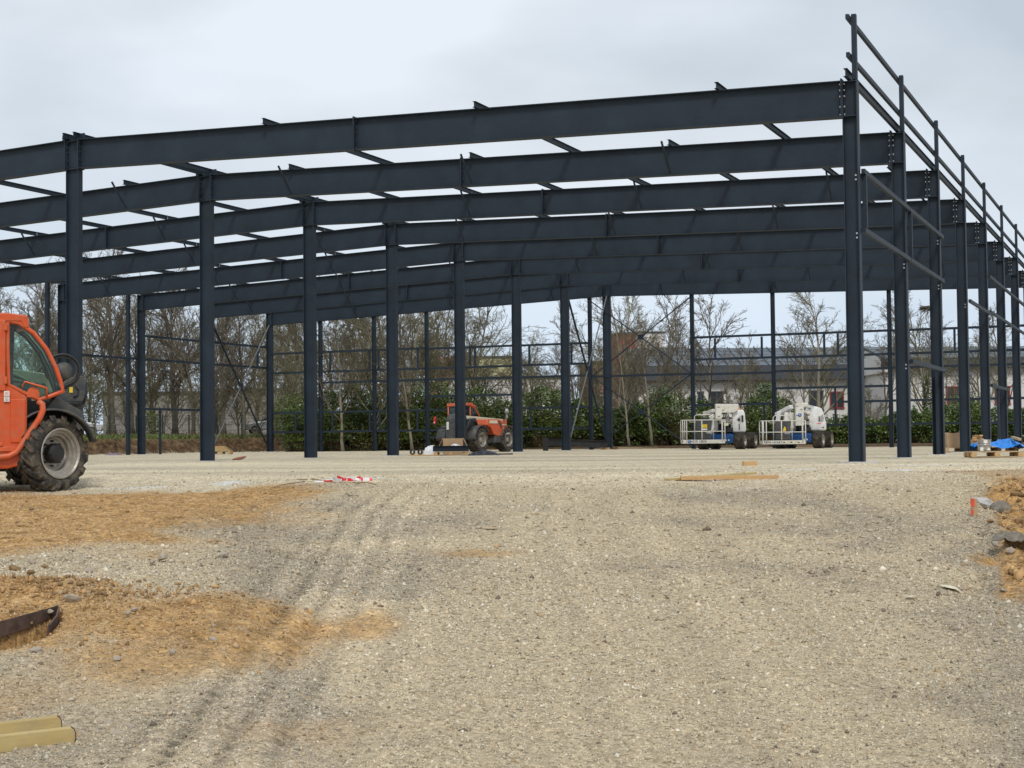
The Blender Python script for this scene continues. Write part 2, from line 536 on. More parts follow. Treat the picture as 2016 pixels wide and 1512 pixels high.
def ground_masks(X, Y):
    s = X * FH.x + Y * FH.y
    t = X * RH.x + Y * RH.y
    q = t / np.maximum(s, 0.5)
    n = fbm(X * 1.1, Y * 1.1, 5, 31)
    n2 = fbm(X * 0.35, Y * 0.35, 4, 47)
    # photo-row as function of distance on the sloping ground is not needed: patches are laid out in metres
    e = np.zeros_like(X)
    def patch(tc_, sc_, a, b, ang=0.0, soft=0.35, amt=1.0, rag=1.0):
        nonlocal e
        dx, dy = t - tc_, s - sc_
        u = (dx * math.cos(ang) + dy * math.sin(ang)) / a
        v = (-dx * math.sin(ang) + dy * math.cos(ang)) / b
        r = np.sqrt(u * u + v * v) + ((n - 0.5) * 1.1 + (n2 - 0.5) * 0.6) * rag
        e = np.maximum(e, amt * sstep(1.0 + soft, 1.0 - soft, r))
    patch(-6.0, 17.5, 3.5, 4.4, 0.0, 0.25, 1.0, 0.55)
    patch(-4.0, 19.8, 1.7, 1.6, 0.0, 0.3, 1.0, 0.7)
    patch(-3.8, 10.15, 1.15, 1.05)
    patch(-2.05, 10.3, 0.75, 0.85, -0.5, 0.5, 0.9)
    patch(-2.2, 9.3, 0.7, 0.55, 0.3, 0.6, 0.7)
    patch(-3.3, 8.3, 1.0, 0.45, 0.3, 0.7, 0.45)
    patch(-1.05, 10.8, 0.22, 0.5, 0, 0.6, 0.7)
    patch(-0.35, 14.3, 0.5, 0.28, 0, 0.6, 0.6)
    patch(-1.2, 7.9, 0.6, 0.35, 0.4, 0.7, 0.35)
    pit = sstep(0.318, 0.338, q + 0.05 * (n - 0.3)) * sstep(11.3, 13.2, s) * sstep(23.5, 20.0, s)
    e = np.maximum(e, pit)
    e = np.maximum(e, 0.55 * sstep(0.27, 0.32, q + 0.12 * (n - 0.5)) * sstep(19, 21, s) * sstep(25, 23, s))
    grey = sstep(0.42, 0.68, n2 + 0.25 * (n - 0.5)) * 0.75
    grey = grey * sstep(22.0, 19.5, s)
    lane = seg_dist(t, s, [(0.9, 5.0), (0.25, 8.0), (-0.1, 11.5), (0.4, 15), (1.5, 20)])
    grey = grey * (0.35 + 0.65 * sstep(0.25, 0.9, lane))
    grey = np.maximum(grey, 0.8 * np.exp(-((q + 0.155 + 0.02 * (s - 10) / 5) / 0.035) ** 2) * sstep(21, 18, s) * (0.5 + n))
    grey = np.maximum(grey, 0.7 * sstep(0.26, 0.31, q + 0.1 * (n - 0.5)) * sstep(19, 15, s))
    pad = sstep(18.2, 24.0, s + 4.0 * (n - 0.5))
    lime = 0.0 * X
    for tc_, sc_, a in ((-2.55, 22.6, 0.9), (-5.6, 22.5, 0.7), (6.1, 24.6, 0.6), (4.2, 25.5, 0.9), (7.6, 28.5, 1.0), (3.0, 22.0, 0.4), (-4.3, 23.2, 0.4)):
        r = np.hypot((t - tc_) / a, (s - sc_) / 0.5) + (n - 0.5) * 1.2
        lime = np.maximum(lime, sstep(1.1, 0.5, r))
    ex = fbm(X * 0.5, Y * 0.5, 3, 5) * 1.4 - 0.7
    dist = np.maximum(-50.5 - X, Y - 76.5) + ex
    fade = sstep(-34, -39, X)
    far = sstep(60, 64, s)
    bankm = sstep(-0.3, 0.1, dist) * far
    grass = sstep(0.75, 1.2, dist) * fade * far * sstep(9.0, 5.5, dist + 3 * (n2 - 0.5))
    litter = sstep(5.0, 8.0, dist + 3 * (n2 - 0.5)) * far
    wear = 0.5 + 0.0 * X
    lat, alng = track_coords(t, s)
    rut_n = fbm(alng * 2.5, lat * 9, 3, 91)
    for off, w_, a_ in ((-0.62, 0.07, -0.10), (-0.50, 0.06, 0.10), (-0.38, 0.04, -0.20), (-0.25, 0.06, 0.12), (-0.12, 0.035, -0.16), (0.0, 0.06, 0.11), (0.13, 0.035, -0.13), (0.27, 0.07, 0.10), (0.5, 0.06, -0.07), (0.66, 0.07, 0.07), (1.55, 0.10, 0.05), (1.75, 0.08, -0.06), (1.95, 0.1, 0.06), (2.5, 0.14, -0.05), (2.9, 0.16, 0.05), (3.4, 0.14, -0.05)):
        blocks = 0.65 + 0.35 * np.sign(np.sin(alng * 42 + off * 30)) * (abs(off) < 0.8)
        wob_ = 0.10 * (fbm(alng * 0.45 + off * 7, alng * 0 + off * 3, 2, 55) - 0.5)
        wear = wear + 1.6 * a_ * np.exp(-((lat - off - wob_) / w_) ** 2) * blocks * np.clip(2.2 * rut_n - 0.2, 0, 1.6) * sstep(21.5, 18, s) * sstep(4.5, 6, s)
    wear = wear + 0.10 * np.exp(-((lat - 0.05) / 0.5) ** 2) * sstep(20, 16, s)
    wear = wear + 0.55 * pad * (fbm(s * 0.55 + 0.1 * t, t * 0.12, 4, 63) - 0.5) * sstep(70, 60, s)
    # roller marks across the bare soil
    wear = wear + 0.10 * e * np.sin((s + 0.12 * t) * 26 + 3 * n) * sstep(12.5, 13.5, s) * sstep(22, 20, s) * (t < 0)
    c1 = np.stack([e, grey, pad, lime], axis=-1)
    c2 = np.stack([bankm, grass, litter, wear], axis=-1)
    return c1, c2

def ruts(t, s):
    lat, alng = track_coords(t, s)
    d = 0.0
    for off, w_, a_ in ((-0.50, 0.05, 0.010), (-0.38, 0.05, -0.022), (-0.25, 0.05, 0.012), (-0.12, 0.045, -0.016), (0.0, 0.06, 0.010), (0.13, 0.045, -0.014), (0.5, 0.06, -0.008)):
        d = d + a_ * np.exp(-((lat - off) / w_) ** 2) * (0.5 + fbm(alng * 3, lat * 5, 2, 92))
    return d * sstep(19, 16, s)

def ground_relief(X, Y, t, s, c1, c2):
    near = sstep(30, 18, np.hypot(t, s))
    rel = (fbm(X * 1.3, Y * 1.3, 4, 3) - 0.5) * 0.10 + (fbm(X * 6, Y * 6, 4, 11, 0.6) - 0.5) * 0.028 + (fbm(X * 26, Y * 26, 2, 13) - 0.5) * 0.010
    z = rel * (0.25 + 0.75 * near)
    z = z + ruts(t, s)
    z = z + 0.012 * c1[..., 0] * np.sin((s + 0.12 * t) * 26 + 4 * fbm(X * 1.1, Y * 1.1, 5, 31)) * sstep(12.5, 13.5, s) * sstep(22, 20, s)
    z = z + (fbm(X * 2.2, Y * 2.2, 3, 71) - 0.5) * 0.25 * c2[..., 0] * sstep(-34, -39, X) * sstep(76, 78, Y + 30 * (X < -50))
    return z
def build_ground():
    rows = np.concatenate([[0.6, 1.5, 3.0, 4.2, 5.0], np.geomspace(5.6, 26, 400), np.geomspace(26.3, 71, 100), np.linspace(71.5, 96, 90), np.geomspace(97, 112, 8), np.geomspace(115, 4000, 30)])
    fine = np.linspace(-R(23), R(23), 520)
    coarse_l = np.linspace(-PI, -R(23), 46)[:-1]
    coarse_r = np.linspace(R(23), PI, 46)[1:-1]
    ang = np.concatenate([coarse_l, fine, coarse_r])
    A, S = np.meshgrid(ang, rows)
    t = S * np.sin(A)
    s = S * np.cos(A)
    X = t * RH.x + s * FH.x
    Y = t * RH.y + s * FH.y
    z = ground_z(X, Y)
    c1, c2 = ground_masks(X, Y)
    z = z + ground_relief(X, Y, t, s, c1, c2)
    nr, na = A.shape
    v = np.stack([X, Y, z], axis=-1).reshape(-1, 3)
    idx = np.arange(nr * na).reshape(nr, na)
    i2 = np.roll(idx, -1, axis=1)
    f = np.stack([idx[:-1], i2[:-1], i2[1:], idx[1:]], axis=-1).reshape(-1, 4)
    f = f[:, ::-1]
    return np_obj('ground', v, f, ground_material(), None, True, {'patches': c1.reshape(-1, 4), 'verge': c2.reshape(-1, 4)})

def ground_material():
    m = bpy.data.materials.new('gravel_and_soil')
    m.use_nodes = True
    nt = m.node_tree
    L = nt.links.new
    b = nt.nodes['Principled BSDF']
    b.inputs['Roughness'].default_value = 0.95
    b.inputs['Specular IOR Level'].default_value = 0.15
    def N(t, **k):
        n = nt.nodes.new(t)
        for a, c in k.items():
            setattr(n, a, c)
        return n
    geo = N('ShaderNodeNewGeometry')
    P = geo.outputs['Position']
    cache = {}
    def noise(sc, det=4, ro=0.6):
        det = min(det, 5)
        if (sc, det) in cache:
            return cache[(sc, det)]
        cache[(sc, det)] = noise_(sc, det, ro)
        return cache[(sc, det)]
    def noise_(sc, det=4, ro=0.6):
        n = N('ShaderNodeTexNoise')
        n.inputs['Scale'].default_value = sc
        n.inputs['Detail'].default_value = det
        n.inputs['Roughness'].default_value = ro
        L(P, n.inputs[0])
        return n.outputs[0]
    def rampc(src, stops):
        r = N('ShaderNodeValToRGB')
        el = r.color_ramp.elements
        while len(el) < len(stops):
            el.new(0.5)
        for e_, (p_, c_) in zip(el, stops):
            e_.position = p_
            e_.color = (*c_, 1)
        L(src, r.inputs[0])
        return r.outputs[0]
    def mix(fac, a, c, mode='MIX'):
        n = N('ShaderNodeMix', data_type='RGBA', blend_type=mode)
        if isinstance(fac, float):
            n.inputs[0].default_value = fac
        else:
            L(fac, n.inputs[0])
        L(a, n.inputs[6])
        L(c, n.inputs[7])
        return n.outputs[2]
    def attr(nm):
        a = N('ShaderNodeAttribute', attribute_name=nm)
        sx = N('ShaderNodeSeparateColor')
        L(a.outputs['Color'], sx.inputs[0])
        return sx.outputs[0], sx.outputs[1], sx.outputs[2], a.outputs['Alpha']
    e, g, pad, lime = attr('patches')
    bank, grass, litter, nz = attr('verge')
    tan = rampc(noise(22, 8, 0.7), [(0.28, (0.41, 0.325, 0.21)), (0.52, (0.565, 0.465, 0.315)), (0.74, (0.70, 0.60, 0.43))])
    grey = rampc(noise(22, 8, 0.7), [(0.28, (0.25, 0.21, 0.155)), (0.52, (0.38, 0.325, 0.25)), (0.74, (0.54, 0.475, 0.38))])
    earth = rampc(noise(5, 8, 0.7), [(0.30, (0.25, 0.135, 0.048)), (0.5, (0.51, 0.31, 0.13)), (0.70, (0.67, 0.45, 0.225))])
    padc = rampc(noise(5, 8, 0.7), [(0.30, (0.46, 0.385, 0.265)), (0.5, (0.67, 0.58, 0.42)), (0.70, (0.79, 0.70, 0.53))])
    limec = rampc(noise(22, 6), [(0.3, (0.58, 0.57, 0.53)), (0.7, (0.80, 0.79, 0.75))])
    bankc = rampc(noise(3, 7, 0.7), [(0.32, (0.035, 0.021, 0.012)), (0.52, (0.12, 0.075, 0.04)), (0.72, (0.25, 0.175, 0.10))])
    grassc = rampc(noise(3, 7, 0.7), [(0.3, (0.075, 0.085, 0.025)), (0.55, (0.125, 0.15, 0.04)), (0.75, (0.19, 0.19, 0.07))])
    litc = rampc(noise(3, 7, 0.7), [(0.3, (0.05, 0.032, 0.02)), (0.55, (0.10, 0.075, 0.042)), (0.75, (0.13, 0.13, 0.05))])
    def edge(mask, wob=0.5):
        # ragged edge: mask pushed by noise
        a = N('ShaderNodeMath', operation='MULTIPLY_ADD')
        L(noise(5, 6, 0.7), a.inputs[0])
        a.inputs[1].default_value = wob
        a.inputs[2].default_value = -wob / 2
        c = N('ShaderNodeMath', operation='ADD')
        L(mask, c.inputs[0])
        L(a.outputs[0], c.inputs[1])
        r = N('ShaderNodeMapRange')
        r.inputs['From Min'].default_value = 0.2
        r.inputs['From Max'].default_value = 0.8
        L(c.outputs[0], r.inputs[0])
        return r.outputs[0]
    c = mix(edge(g), tan, grey)
    c = mix(edge(pad), c, padc)
    c = mix(edge(e), c, earth)
    trk = N('ShaderNodeMath', operation='MULTIPLY_ADD')
    L(nz, trk.inputs[0])
    trk.inputs[1].default_value = 1.1
    trk.inputs[2].default_value = 0.36
    trc = N('ShaderNodeCombineColor')
    for k_ in range(3):
        L(trk.outputs[0], trc.inputs[k_])
    c = mix(1.0, c, trc.outputs[0], 'MULTIPLY')
    c = mix(edge(lime), c, limec)
    c = mix(bank, c, bankc)
    c = mix(grass, c, grassc)
    c = mix(litter, c, litc)
    # chips: pale and dark grains
    vo = N('ShaderNodeTexVoronoi')
    vo.inputs['Scale'].default_value = 42
    vo.inputs['Randomness'].default_value = 1.0
    L(P, vo.inputs[0])
    sc = N('ShaderNodeSeparateColor')
    L(vo.outputs['Color'], sc.inputs[0])
    chip = rampc(sc.outputs[0], [(0.0, (0.50, 0.50, 0.50)), (0.22, (0.86, 0.86, 0.86)), (0.80, (1.06, 1.05, 1.03)), (0.95, (1.3, 1.28, 1.22))])
    c = mix(0.9, c, chip, 'MULTIPLY')
    fine = rampc(noise(85, 4, 0.75), [(0.30, (0.50, 0.49, 0.47)), (0.47, (1.02, 1.02, 1.02)), (0.72, (1.32, 1.31, 1.28))])
    c = mix(0.75, c, fine, 'MULTIPLY')
    L(c, b.inputs['Base Color'])
    h1 = noise(85, 4, 0.75)
    ad = N('ShaderNodeMath', operation='ADD')
    L(h1, ad.inputs[0])
    mu = N('ShaderNodeMath', operation='MULTIPLY')
    L(vo.outputs['Distance'], mu.inputs[0])
    mu.inputs[1].default_value = -0.7
    L(mu.outputs[0], ad.inputs[1])
    bp = N('ShaderNodeBump')
    bp.inputs['Strength'].default_value = 0.7
    bp.inputs['Distance'].default_value = 0.02
    L(ad.outputs[0], bp.inputs['Height'])
    L(bp.outputs[0], b.inputs['Normal'])
    return m

ground = build_ground()
ground['kind'] = 'structure'
def gz(x, y):
    return float(ground_z(np.array([x]), np.array([y]))[0])
def gp(px, depth, dz=0.0):
    a = along(px, depth)
    return Vector((a.x, a.y, gz(a.x, a.y) + dz))

# loose gravel, nobody could count it
def stone_material():
    m = bpy.data.materials.new('gravel_stones')
    m.use_nodes = True
    nt = m.node_tree
    b = nt.nodes['Principled BSDF']
    b.inputs['Roughness'].default_value = 0.95
    a = nt.nodes.new('ShaderNodeAttribute')
    a.attribute_name = 'tint'
    n = nt.nodes.new('ShaderNodeTexNoise')
    n.inputs['Scale'].default_value = 60
    mx = nt.nodes.new('ShaderNodeMix')
    mx.data_type = 'RGBA'
    mx.blend_type = 'MULTIPLY'
    mx.inputs[0].default_value = 0.5
    nt.links.new(a.outputs['Color'], mx.inputs[6])
    nt.links.new(n.outputs['Color'], mx.inputs[7])
    nt.links.new(a.outputs['Color'], b.inputs['Base Color'])
    return m
def gravel(n_chip, n_stone, seed):
    rng = np.random.default_rng(seed)
    tones = np.array([[0.57, 0.47, 0.315], [0.42, 0.345, 0.245], [0.65, 0.56, 0.405], [0.77, 0.70, 0.56], [0.19, 0.15, 0.105], [0.49, 0.35, 0.20]])
    octa = np.array([[1, 0, 0], [-1, 0, 0], [0, 1, 0], [0, -1, 0], [0, 0, 1], [0, 0, -1]], float)
    octf = np.array([[0, 2, 4], [2, 1, 4], [1, 3, 4], [3, 0, 4], [2, 0, 5], [1, 2, 5], [3, 1, 5], [0, 3, 5]])
    pyr = np.array([[1, 0, -0.25], [0, 1, -0.25], [-1, 0, -0.25], [0, -1, -0.25], [0, 0, 0.9]], float)
    pyrf = np.array([[0, 1, 4], [1, 2, 4], [2, 3, 4], [3, 0, 4]])
    V, F, C = [], [], []
    base = 0
    for count, verts, faces, mean, sig, lo, hi in ((n_chip, pyr, pyrf, 0.0048, 0.35, 0.0026, 0.011), (n_stone, octa, octf, 0.0058, 0.5, 0.003, 0.024)):
        s = np.exp(rng.uniform(math.log(6.2), math.log(32), count))
        q = rng.uniform(-0.37, 0.37, count)
        t = q * s
        X, Y = t * RH.x + s * FH.x, t * RH.y + s * FH.y
        c1, c2 = ground_masks(X, Y)
        pr = (0.55 + 0.35 * c1[:, 1] + 0.3 * (np.abs(q) > 0.28)) * (1 - 0.55 * c1[:, 0]) * (1 - 0.85 * sstep(19.5, 27, s)) * (0.75 + 0.5 * np.clip(1 - np.abs(c2[:, 3] - 0.5) * 2, 0, 1))
        keep = rng.uniform(0, 1, count) < pr
        X, Y, s, t, c1, c2 = X[keep], Y[keep], s[keep], t[keep], c1[keep], c2[keep]
        n = len(X)
        z = ground_z(X, Y) + ground_relief(X, Y, t, s, c1, c2)
        size = np.clip(np.exp(rng.normal(math.log(mean), sig, n)), lo, hi) * np.clip(s / 8.5, 0.8, 1.55)
        jit = 1 + rng.uniform(-0.35, 0.35, (n, len(verts), 1))
        sc = np.stack([rng.uniform(0.8, 1.4, n), rng.uniform(0.7, 1.1, n), rng.uniform(0.6, 1.0, n)], -1)[:, None, :]
        v = verts[None] * jit * sc * size[:, None, None]
        v += rng.normal(0, 0.2, v.shape) * size[:, None, None]
        a = rng.uniform(0, 2 * PI, n)
        ca, sa = np.cos(a)[:, None], np.sin(a)[:, None]
        vx, vy = v[..., 0] * ca - v[..., 1] * sa, v[..., 0] * sa + v[..., 1] * ca
        v = np.stack([vx + X[:, None], vy + Y[:, None], v[..., 2] + (z + size * 0.12)[:, None]], -1)
        k = len(verts)
        V.append(v.reshape(-1, 3))
        F.append((faces[None] + (base + np.arange(n) * k)[:, None, None]).reshape(-1, 3))
        base += n * k
        pick = rng.choice(6, n, p=[0.34, 0.26, 0.22, 0.06, 0.06, 0.06])
        col = tones[pick] * rng.uniform(0.8, 1.2, (n, 1))
        e = c1[:, :1]
        col = col * (1 - 0.8 * e) + 0.8 * e * np.array([[0.51, 0.31, 0.135]]) * rng.uniform(0.5, 1.3, (n, 1))
        g = c1[:, 1:2]
        col = col * (1 - 0.28 * g) * (0.36 + 1.1 * c2[:, 3:4]) 
        C.append(np.repeat(np.concatenate([col, np.ones((n, 1))], -1), k, axis=0))
    o = np_obj('gravel', np.concatenate(V), np.concatenate(F), stone_material(), None, False, {'tint': np.concatenate(C)})
    o['kind'] = 'stuff'
    tag(o, 'loose grey and tan gravel scattered over the sloping ramp and pad', 'gravel')
gravel(430000, 75000, 4)

def soil_crumbs(count, seed):
    rng = np.random.default_rng(seed)
    k3 = rng.uniform(0, 1, count)
    t = np.where(k3 < 0.5, rng.normal(-3.45, 0.55, count), np.where(k3 < 0.68, rng.normal(-2.4, 0.45, count), 0))
    s = np.where(k3 < 0.5, rng.normal(11.0, 0.33, count), np.where(k3 < 0.68, rng.normal(10.2, 0.55, count), 0))
    sp = rng.uniform(13.0, 20.5, count)
    t = np.where(k3 >= 0.68, sp * rng.uniform(0.322, 0.40, count), t)
    s = np.where(k3 >= 0.68, sp, s)
    keep = hole_depth(t, s) < 0.05
    t, s = t[keep], s[keep]
    n = len(t)
    X, Y = t * RH.x + s * FH.x, t * RH.y + s * FH.y
    c1, c2 = ground_masks(X, Y)
    z = ground_z(X, Y) + ground_relief(X, Y, t, s, c1, c2)
    size = np.clip(np.exp(rng.normal(math.log(0.012), 0.55, n)), 0.005, 0.05) * np.where(t > 0, 1.2, np.where(s > 10.75, 0.62, 0.42))
    octa = np.array([[1, 0, 0], [-1, 0, 0], [0, 1, 0], [0, -1, 0], [0, 0, 1], [0, 0, -1]], float)
    octf = np.array([[0, 2, 4], [2, 1, 4], [1, 3, 4], [3, 0, 4], [2, 0, 5], [1, 2, 5], [3, 1, 5], [0, 3, 5]])
    v = (octa[None] * (1 + rng.uniform(-0.35, 0.35, (n, 6, 1))) + rng.normal(0, 0.22, (n, 6, 3))) * size[:, None, None]
    v = v + np.stack([X, Y, z + size * 0.3], -1)[:, None, :]
    f = (octf[None] + (np.arange(n) * 6)[:, None, None]).reshape(-1, 3)
    col = np.array([[0.41, 0.25, 0.11]]) * rng.uniform(0.4, 1.3, (n, 1))
    col = np.repeat(np.concatenate([col, np.ones((n, 1))], -1), 6, axis=0)
    o = np_obj('soil_crumbs', v.reshape(-1, 3), f, stone_material(), None, False, {'tint': col})
    o['kind'] = 'stuff'
    tag(o, 'crumbly orange-brown soil round the dug hole and in the pit', 'soil')
soil_crumbs(5200, 6)
# larger stones that can be picked apart, pieces of the ground
def rock_mesh(seed, nm, material, sub=2):
    rng = random.Random(seed)
    bm = bmesh.new()
    bmesh.ops.create_icosphere(bm, subdivisions=sub, radius=1.0)
    ph = [rng.uniform(0, 9) for _ in range(6)]
    for v in bm.verts:
        c = v.co.copy()
        k = 1 + 0.22 * math.sin(3.1 * c.x + ph[0]) * math.sin(2.7 * c.y + ph[1]) + 0.14 * math.sin(5 * c.z + ph[2] + 3 * c.x) + rng.uniform(-0.08, 0.08)
        v.co = c * k
        v.co.z *= 0.7
    me = bpy.data.meshes.new(nm)
    bm.to_mesh(me)
    bm.free()
    me.materials.append(MATS[material])
    return me
ROCKS = [rock_mesh(i, 'stone', 'rock', 1) for i in range(4)]
CLODS = [rock_mesh(20 + i, 'clod', 'clod', 1) for i in range(4)]
rng = random.Random(7)
def put_stone(X, Y, size, meshes, nm, sink=0.3):
    o = bpy.data.objects.new(nm, rng.choice(meshes))
    COL.objects.link(o)
    o.location = (X, Y, gz(X, Y) + size * (0.5 - sink))
    o.scale = (size * rng.uniform(0.8, 1.4), size * rng.uniform(0.7, 1.1), size * rng.uniform(0.7, 1.1))
    o.rotation_euler = (rng.uniform(-0.3, 0.3), rng.uniform(-0.3, 0.3), rng.uniform(0, 6.28))
    o.parent = ground
def ts(px, py, z=None):
    """ground point under photo pixel (marching along the view ray)"""
    d = ray(px, py)
    k = np.concatenate([np.arange(5, 30, 0.03), np.arange(30, 120, 0.2)])
    zz = ground_z(EYE.x + d.x * k, EYE.y + d.y * k)
    hit = np.nonzero(EYE.z + d.z * k <= zz)[0]
    p = EYE + d * float(k[hit[0]] if len(hit) else 120.0)
    return p
for px, py, sz in [(142, 1182, .055), (175, 1125, .05), (95, 1222, .03), (265, 1202, .03), (252, 1208, .028), (340, 1290, .035), (230, 1300, .03), (128, 1398, .035), (70, 1282, .04), (420, 1262, .03), (470, 1245, .035), (320, 1100, .05), (300, 1108, .035), (440, 1095, .05), (605, 1085, .035), (215, 1432, .04), (255, 1435, .03), (230, 1450, .035), (480, 1250, .03), (345, 1455, .02), (1945, 1376, .035), (1898, 1232, .035), (1885, 1240, .025), (1960, 1262, .025), (1945, 1300, .02), (1950, 1205, .03), (1762, 970, .05), (1748, 962, .04), (1790, 966, .035), (1990, 1090, .05), (1960, 1075, .04), (1975, 1165, .03), (1550, 1458, .018), (1240, 1365, .02), (1170, 1388, .018), (1215, 1467, .014), (735, 1440, .02), (1012, 1370, .015), (860, 1290, .015), (1085, 1180, .015), (735, 1320, .016), (955, 1155, .012), (1490, 1100, .02), (1700, 1345, .02), (1610, 1425, .016), (1838, 1005, .03), (1905, 1020, .03), (1935, 1050, .04)]:
    p = ts(px, py)
    put_stone(p.x, p.y, sz, ROCKS, 'stone')
for px, py, sz in [(60, 1128, .05), (28, 1122, .06), (88, 1117, .035), (131, 1137, .045), (118, 1152, .03), (184, 1146, .03), (1990, 1000, .10), (2005, 1030, .12), (1970, 1035, .07), (1985, 1065, .08), (2000, 975, .10), (1950, 1030, .06), (1995, 945, .06), (1965, 935, .05), (2010, 955, .08), (1985, 1045, .06), (210, 1145, .04), (160, 1270, .03), (25, 1205, .03), (60, 1235, .03)]:
    p = ts(px, py)
    put_stone(p.x, p.y, sz * (0.55 if px > 1900 else 0.8), CLODS, 'soil_clod')

# ------------------------------------------------------------------ steel building frame
HRC, BRC = 0.31, 0.25      # outer columns
HMC, BMC = 0.40, 0.19      # ridge columns
RD, RB = 0.77, 0.24        # rafters
ZR, ZM, ZL = 8.0, 8.56, 7.88
bld = thing('steel_building_frame', 'unclad dark grey steel frame of a large hall with eight portal frames', 'building', (XM, YF[3], 0))
ORG = Vector((XM, YF[3], 0))
def P(x, y, z):
    return Vector((x, y, z)) - ORG
def bolts_mb(mb, x, y, z, dx, dy=0.0):
    """one bolt head / nut as a little hexagon along x"""
    a, r_ = 0.028, 0.02
    vs = []
    for xx in (x, x + dx * a):
        for k in range(6):
            g = k * PI / 3
            vs.append(P(xx, y + r_ * math.cos(g), z + r_ * math.sin(g)))
    mb.add(vs, [(k, (k + 1) % 6, 6 + (k + 1) % 6, 6 + k) for k in range(6)] + [(0, 1, 2, 3, 4, 5), (6, 7, 8, 9, 10, 11)])
def column(x, y, h, b, z1, z0=-0.05, stiff=None):
    """x = face towards the left, y = near flange edge"""
    cx, cy = x + h / 2, y + b / 2
    o = MB().ibeam(P(cx, cy, z0), P(cx, cy, z1), h, b, 0.012, 0.02, (1, 0, 0)).build('column', 'steel', bld)
    # the web lies in the plane of the portal frame
    pb = MB().box(P(cx, cy, 0.0) - Vector((0, 0, 0.012)), (h + 0.12, b + 0.1, 0.03))
    pb.build('base_plate', 'steel', o)
    for zs in (stiff or []):
        MB().box(P(cx, cy, zs), (h - 0.045, b - 0.02, 0.018)).build('stiffener', 'steel', o)
    return o
def end_plate(rafter, x, y, ztop, d, side, bm='steel_dusty'):
    """bolted end plate across the rafter, side = +1 / -1 towards the rafter"""
    MB().box(P(x, y, ztop - d / 2 + 0.01), (0.03, RB + 0.02, d + 0.06)).build('end_plate', 'steel', rafter)
    mb = MB()
    for zz in (-0.07, -0.2, -0.33, -0.55, -0.72):
        for yy in (-0.07, 0.07):
            bolts_mb(mb, x + 0.016 * side, y + yy, ztop + zz, side)
            bolts_mb(mb, x - 0.045 * side, y + yy, ztop + zz, -side)
    o = mb.build('bolt_rows', bm, rafter)
    o['kind'] = 'stuff'
def rafter(x0, z0, x1, z1, y):
    o = MB().ibeam(P(x0, y, z0 - RD / 2), P(x1, y, z1 - RD / 2), RD, RB, 0.013, 0.02).build('rafter', 'steel', bld)
    return o
def zroof(x):
    if x >= XM:
        return ZM + (ZR - ZM) * (x - XM) / (XR - XM)
    return ZM + (ZL - ZM) * (x - XM) / (XL - XM)
for i, y in enumerate(YF):
    yc = y + BRC / 2
    column(XR, y, HRC, BRC, ZR - 0.01, stiff=[ZR - RD + 0.01, ZR - 0.03])
    column(XM, y + 0.03, HMC, BMC, ZM + 0.02, stiff=[ZM - RD + 0.0, ZM - 0.03])
    if i >= 1:
        column(XL, y, HRC, BRC, ZL - 0.01, stiff=[ZL - RD + 0.01, ZL - 0.03])
    r1 = rafter(XM + HMC + 0.016, ZM, XR - 0.016, ZR, yc)
    end_plate(r1, XR - 0.016, yc, ZR, RD, -1, 'galv')
    end_plate(r1, XM + HMC + 0.017, yc, ZM, RD, 1)
    end_plate(r1, -17.95, yc, zroof(-17.95), RD, -1)
    r2 = rafter(XL + HRC + 0.016, ZL, XM - 0.016, ZM, yc)
    end_plate(r2, XM - 0.017, yc, ZM, RD, -1)
    end_plate(r2, -34.8, yc, zroof(-34.8), RD, -1)
    end_plate(r2, XL + HRC + 0.017, yc, ZL, RD, 1)
# purlins: every second line starts at the first frame, the rest at the second
PURL = [(-8.92, 0), (-11.9, 1), (-14.68, 0), (-17.6, 1), (-20.42, 0), (-23.4, 1), (-29.3, 1), (-32.2, 0), (-35.1, 1), (-38.0, 0), (-40.9, 1), (-43.8, 0)]
def purlin(x, y0, y1, z=None, h=0.14):
    zb = (zroof(x) if z is None else z) + 0.005
    return MB().ibeam(P(x, y0, zb + h / 2), P(x, y1, zb + h / 2), h, 0.082, 0.008, 0.009).build('purlin', 'steel', bld)
for x, st in PURL:
    a = st
    while a < 7:
        b_ = min(a + 2, 7)
        purlin(x, YF[a] - (0.13 if a == st else -0.14), YF[b_] + (0.30 if b_ == 7 else 0.12))
        a = b_
for x, y0 in ((XM + 0.03, YF[0]), (XM + HMC - 0.03, YF[0])):
    for a in range(0, 7):
        purlin(x, YF[a] - (0.12 if a == 0 else -0.14), YF[a + 1] + (0.12 if a < 6 else 0.25), ZM + 0.025)
for a in range(0, 7):
    purlin(XR + 0.14, YF[a] - (0.30 if a == 0 else -0.13), YF[a + 1] + 0.12, ZR, 0.17)
    purlin(XL + 0.14, YF[a] + 0.13, YF[a + 1] + 0.12, ZL, 0.17) if a >= 1 else None
purlin(XR - 0.95, YF[2] - 0.75, YF[3] + 0.1)
# cleats that carry the ridge purlins
for i, y in enumerate(YF[:5]):
    for x in (XM - 0.05, XM + HMC + 0.05):
        MB().box(P(x, y + 0.1, ZM + 0.09), (0.24, 0.012, 0.14)).build('purlin_cleat', 'steel', bld)
# fly braces from purlin down to the rafter's lower flange
for i in range(1, 8):
    y = YF[i]
    for x, st in PURL:
        if st == (i + 0) % 2 or i > 1 and st == 1 and False:
            z = zroof(x)
            MB().bar(P(x - 0.02, y - 0.66, z + 0.0), P(x - 0.02, y + 0.02, z - RD + 0.05), 0.045, 0.045, (1, 0, 0)).build('fly_brace', 'steel', bld)
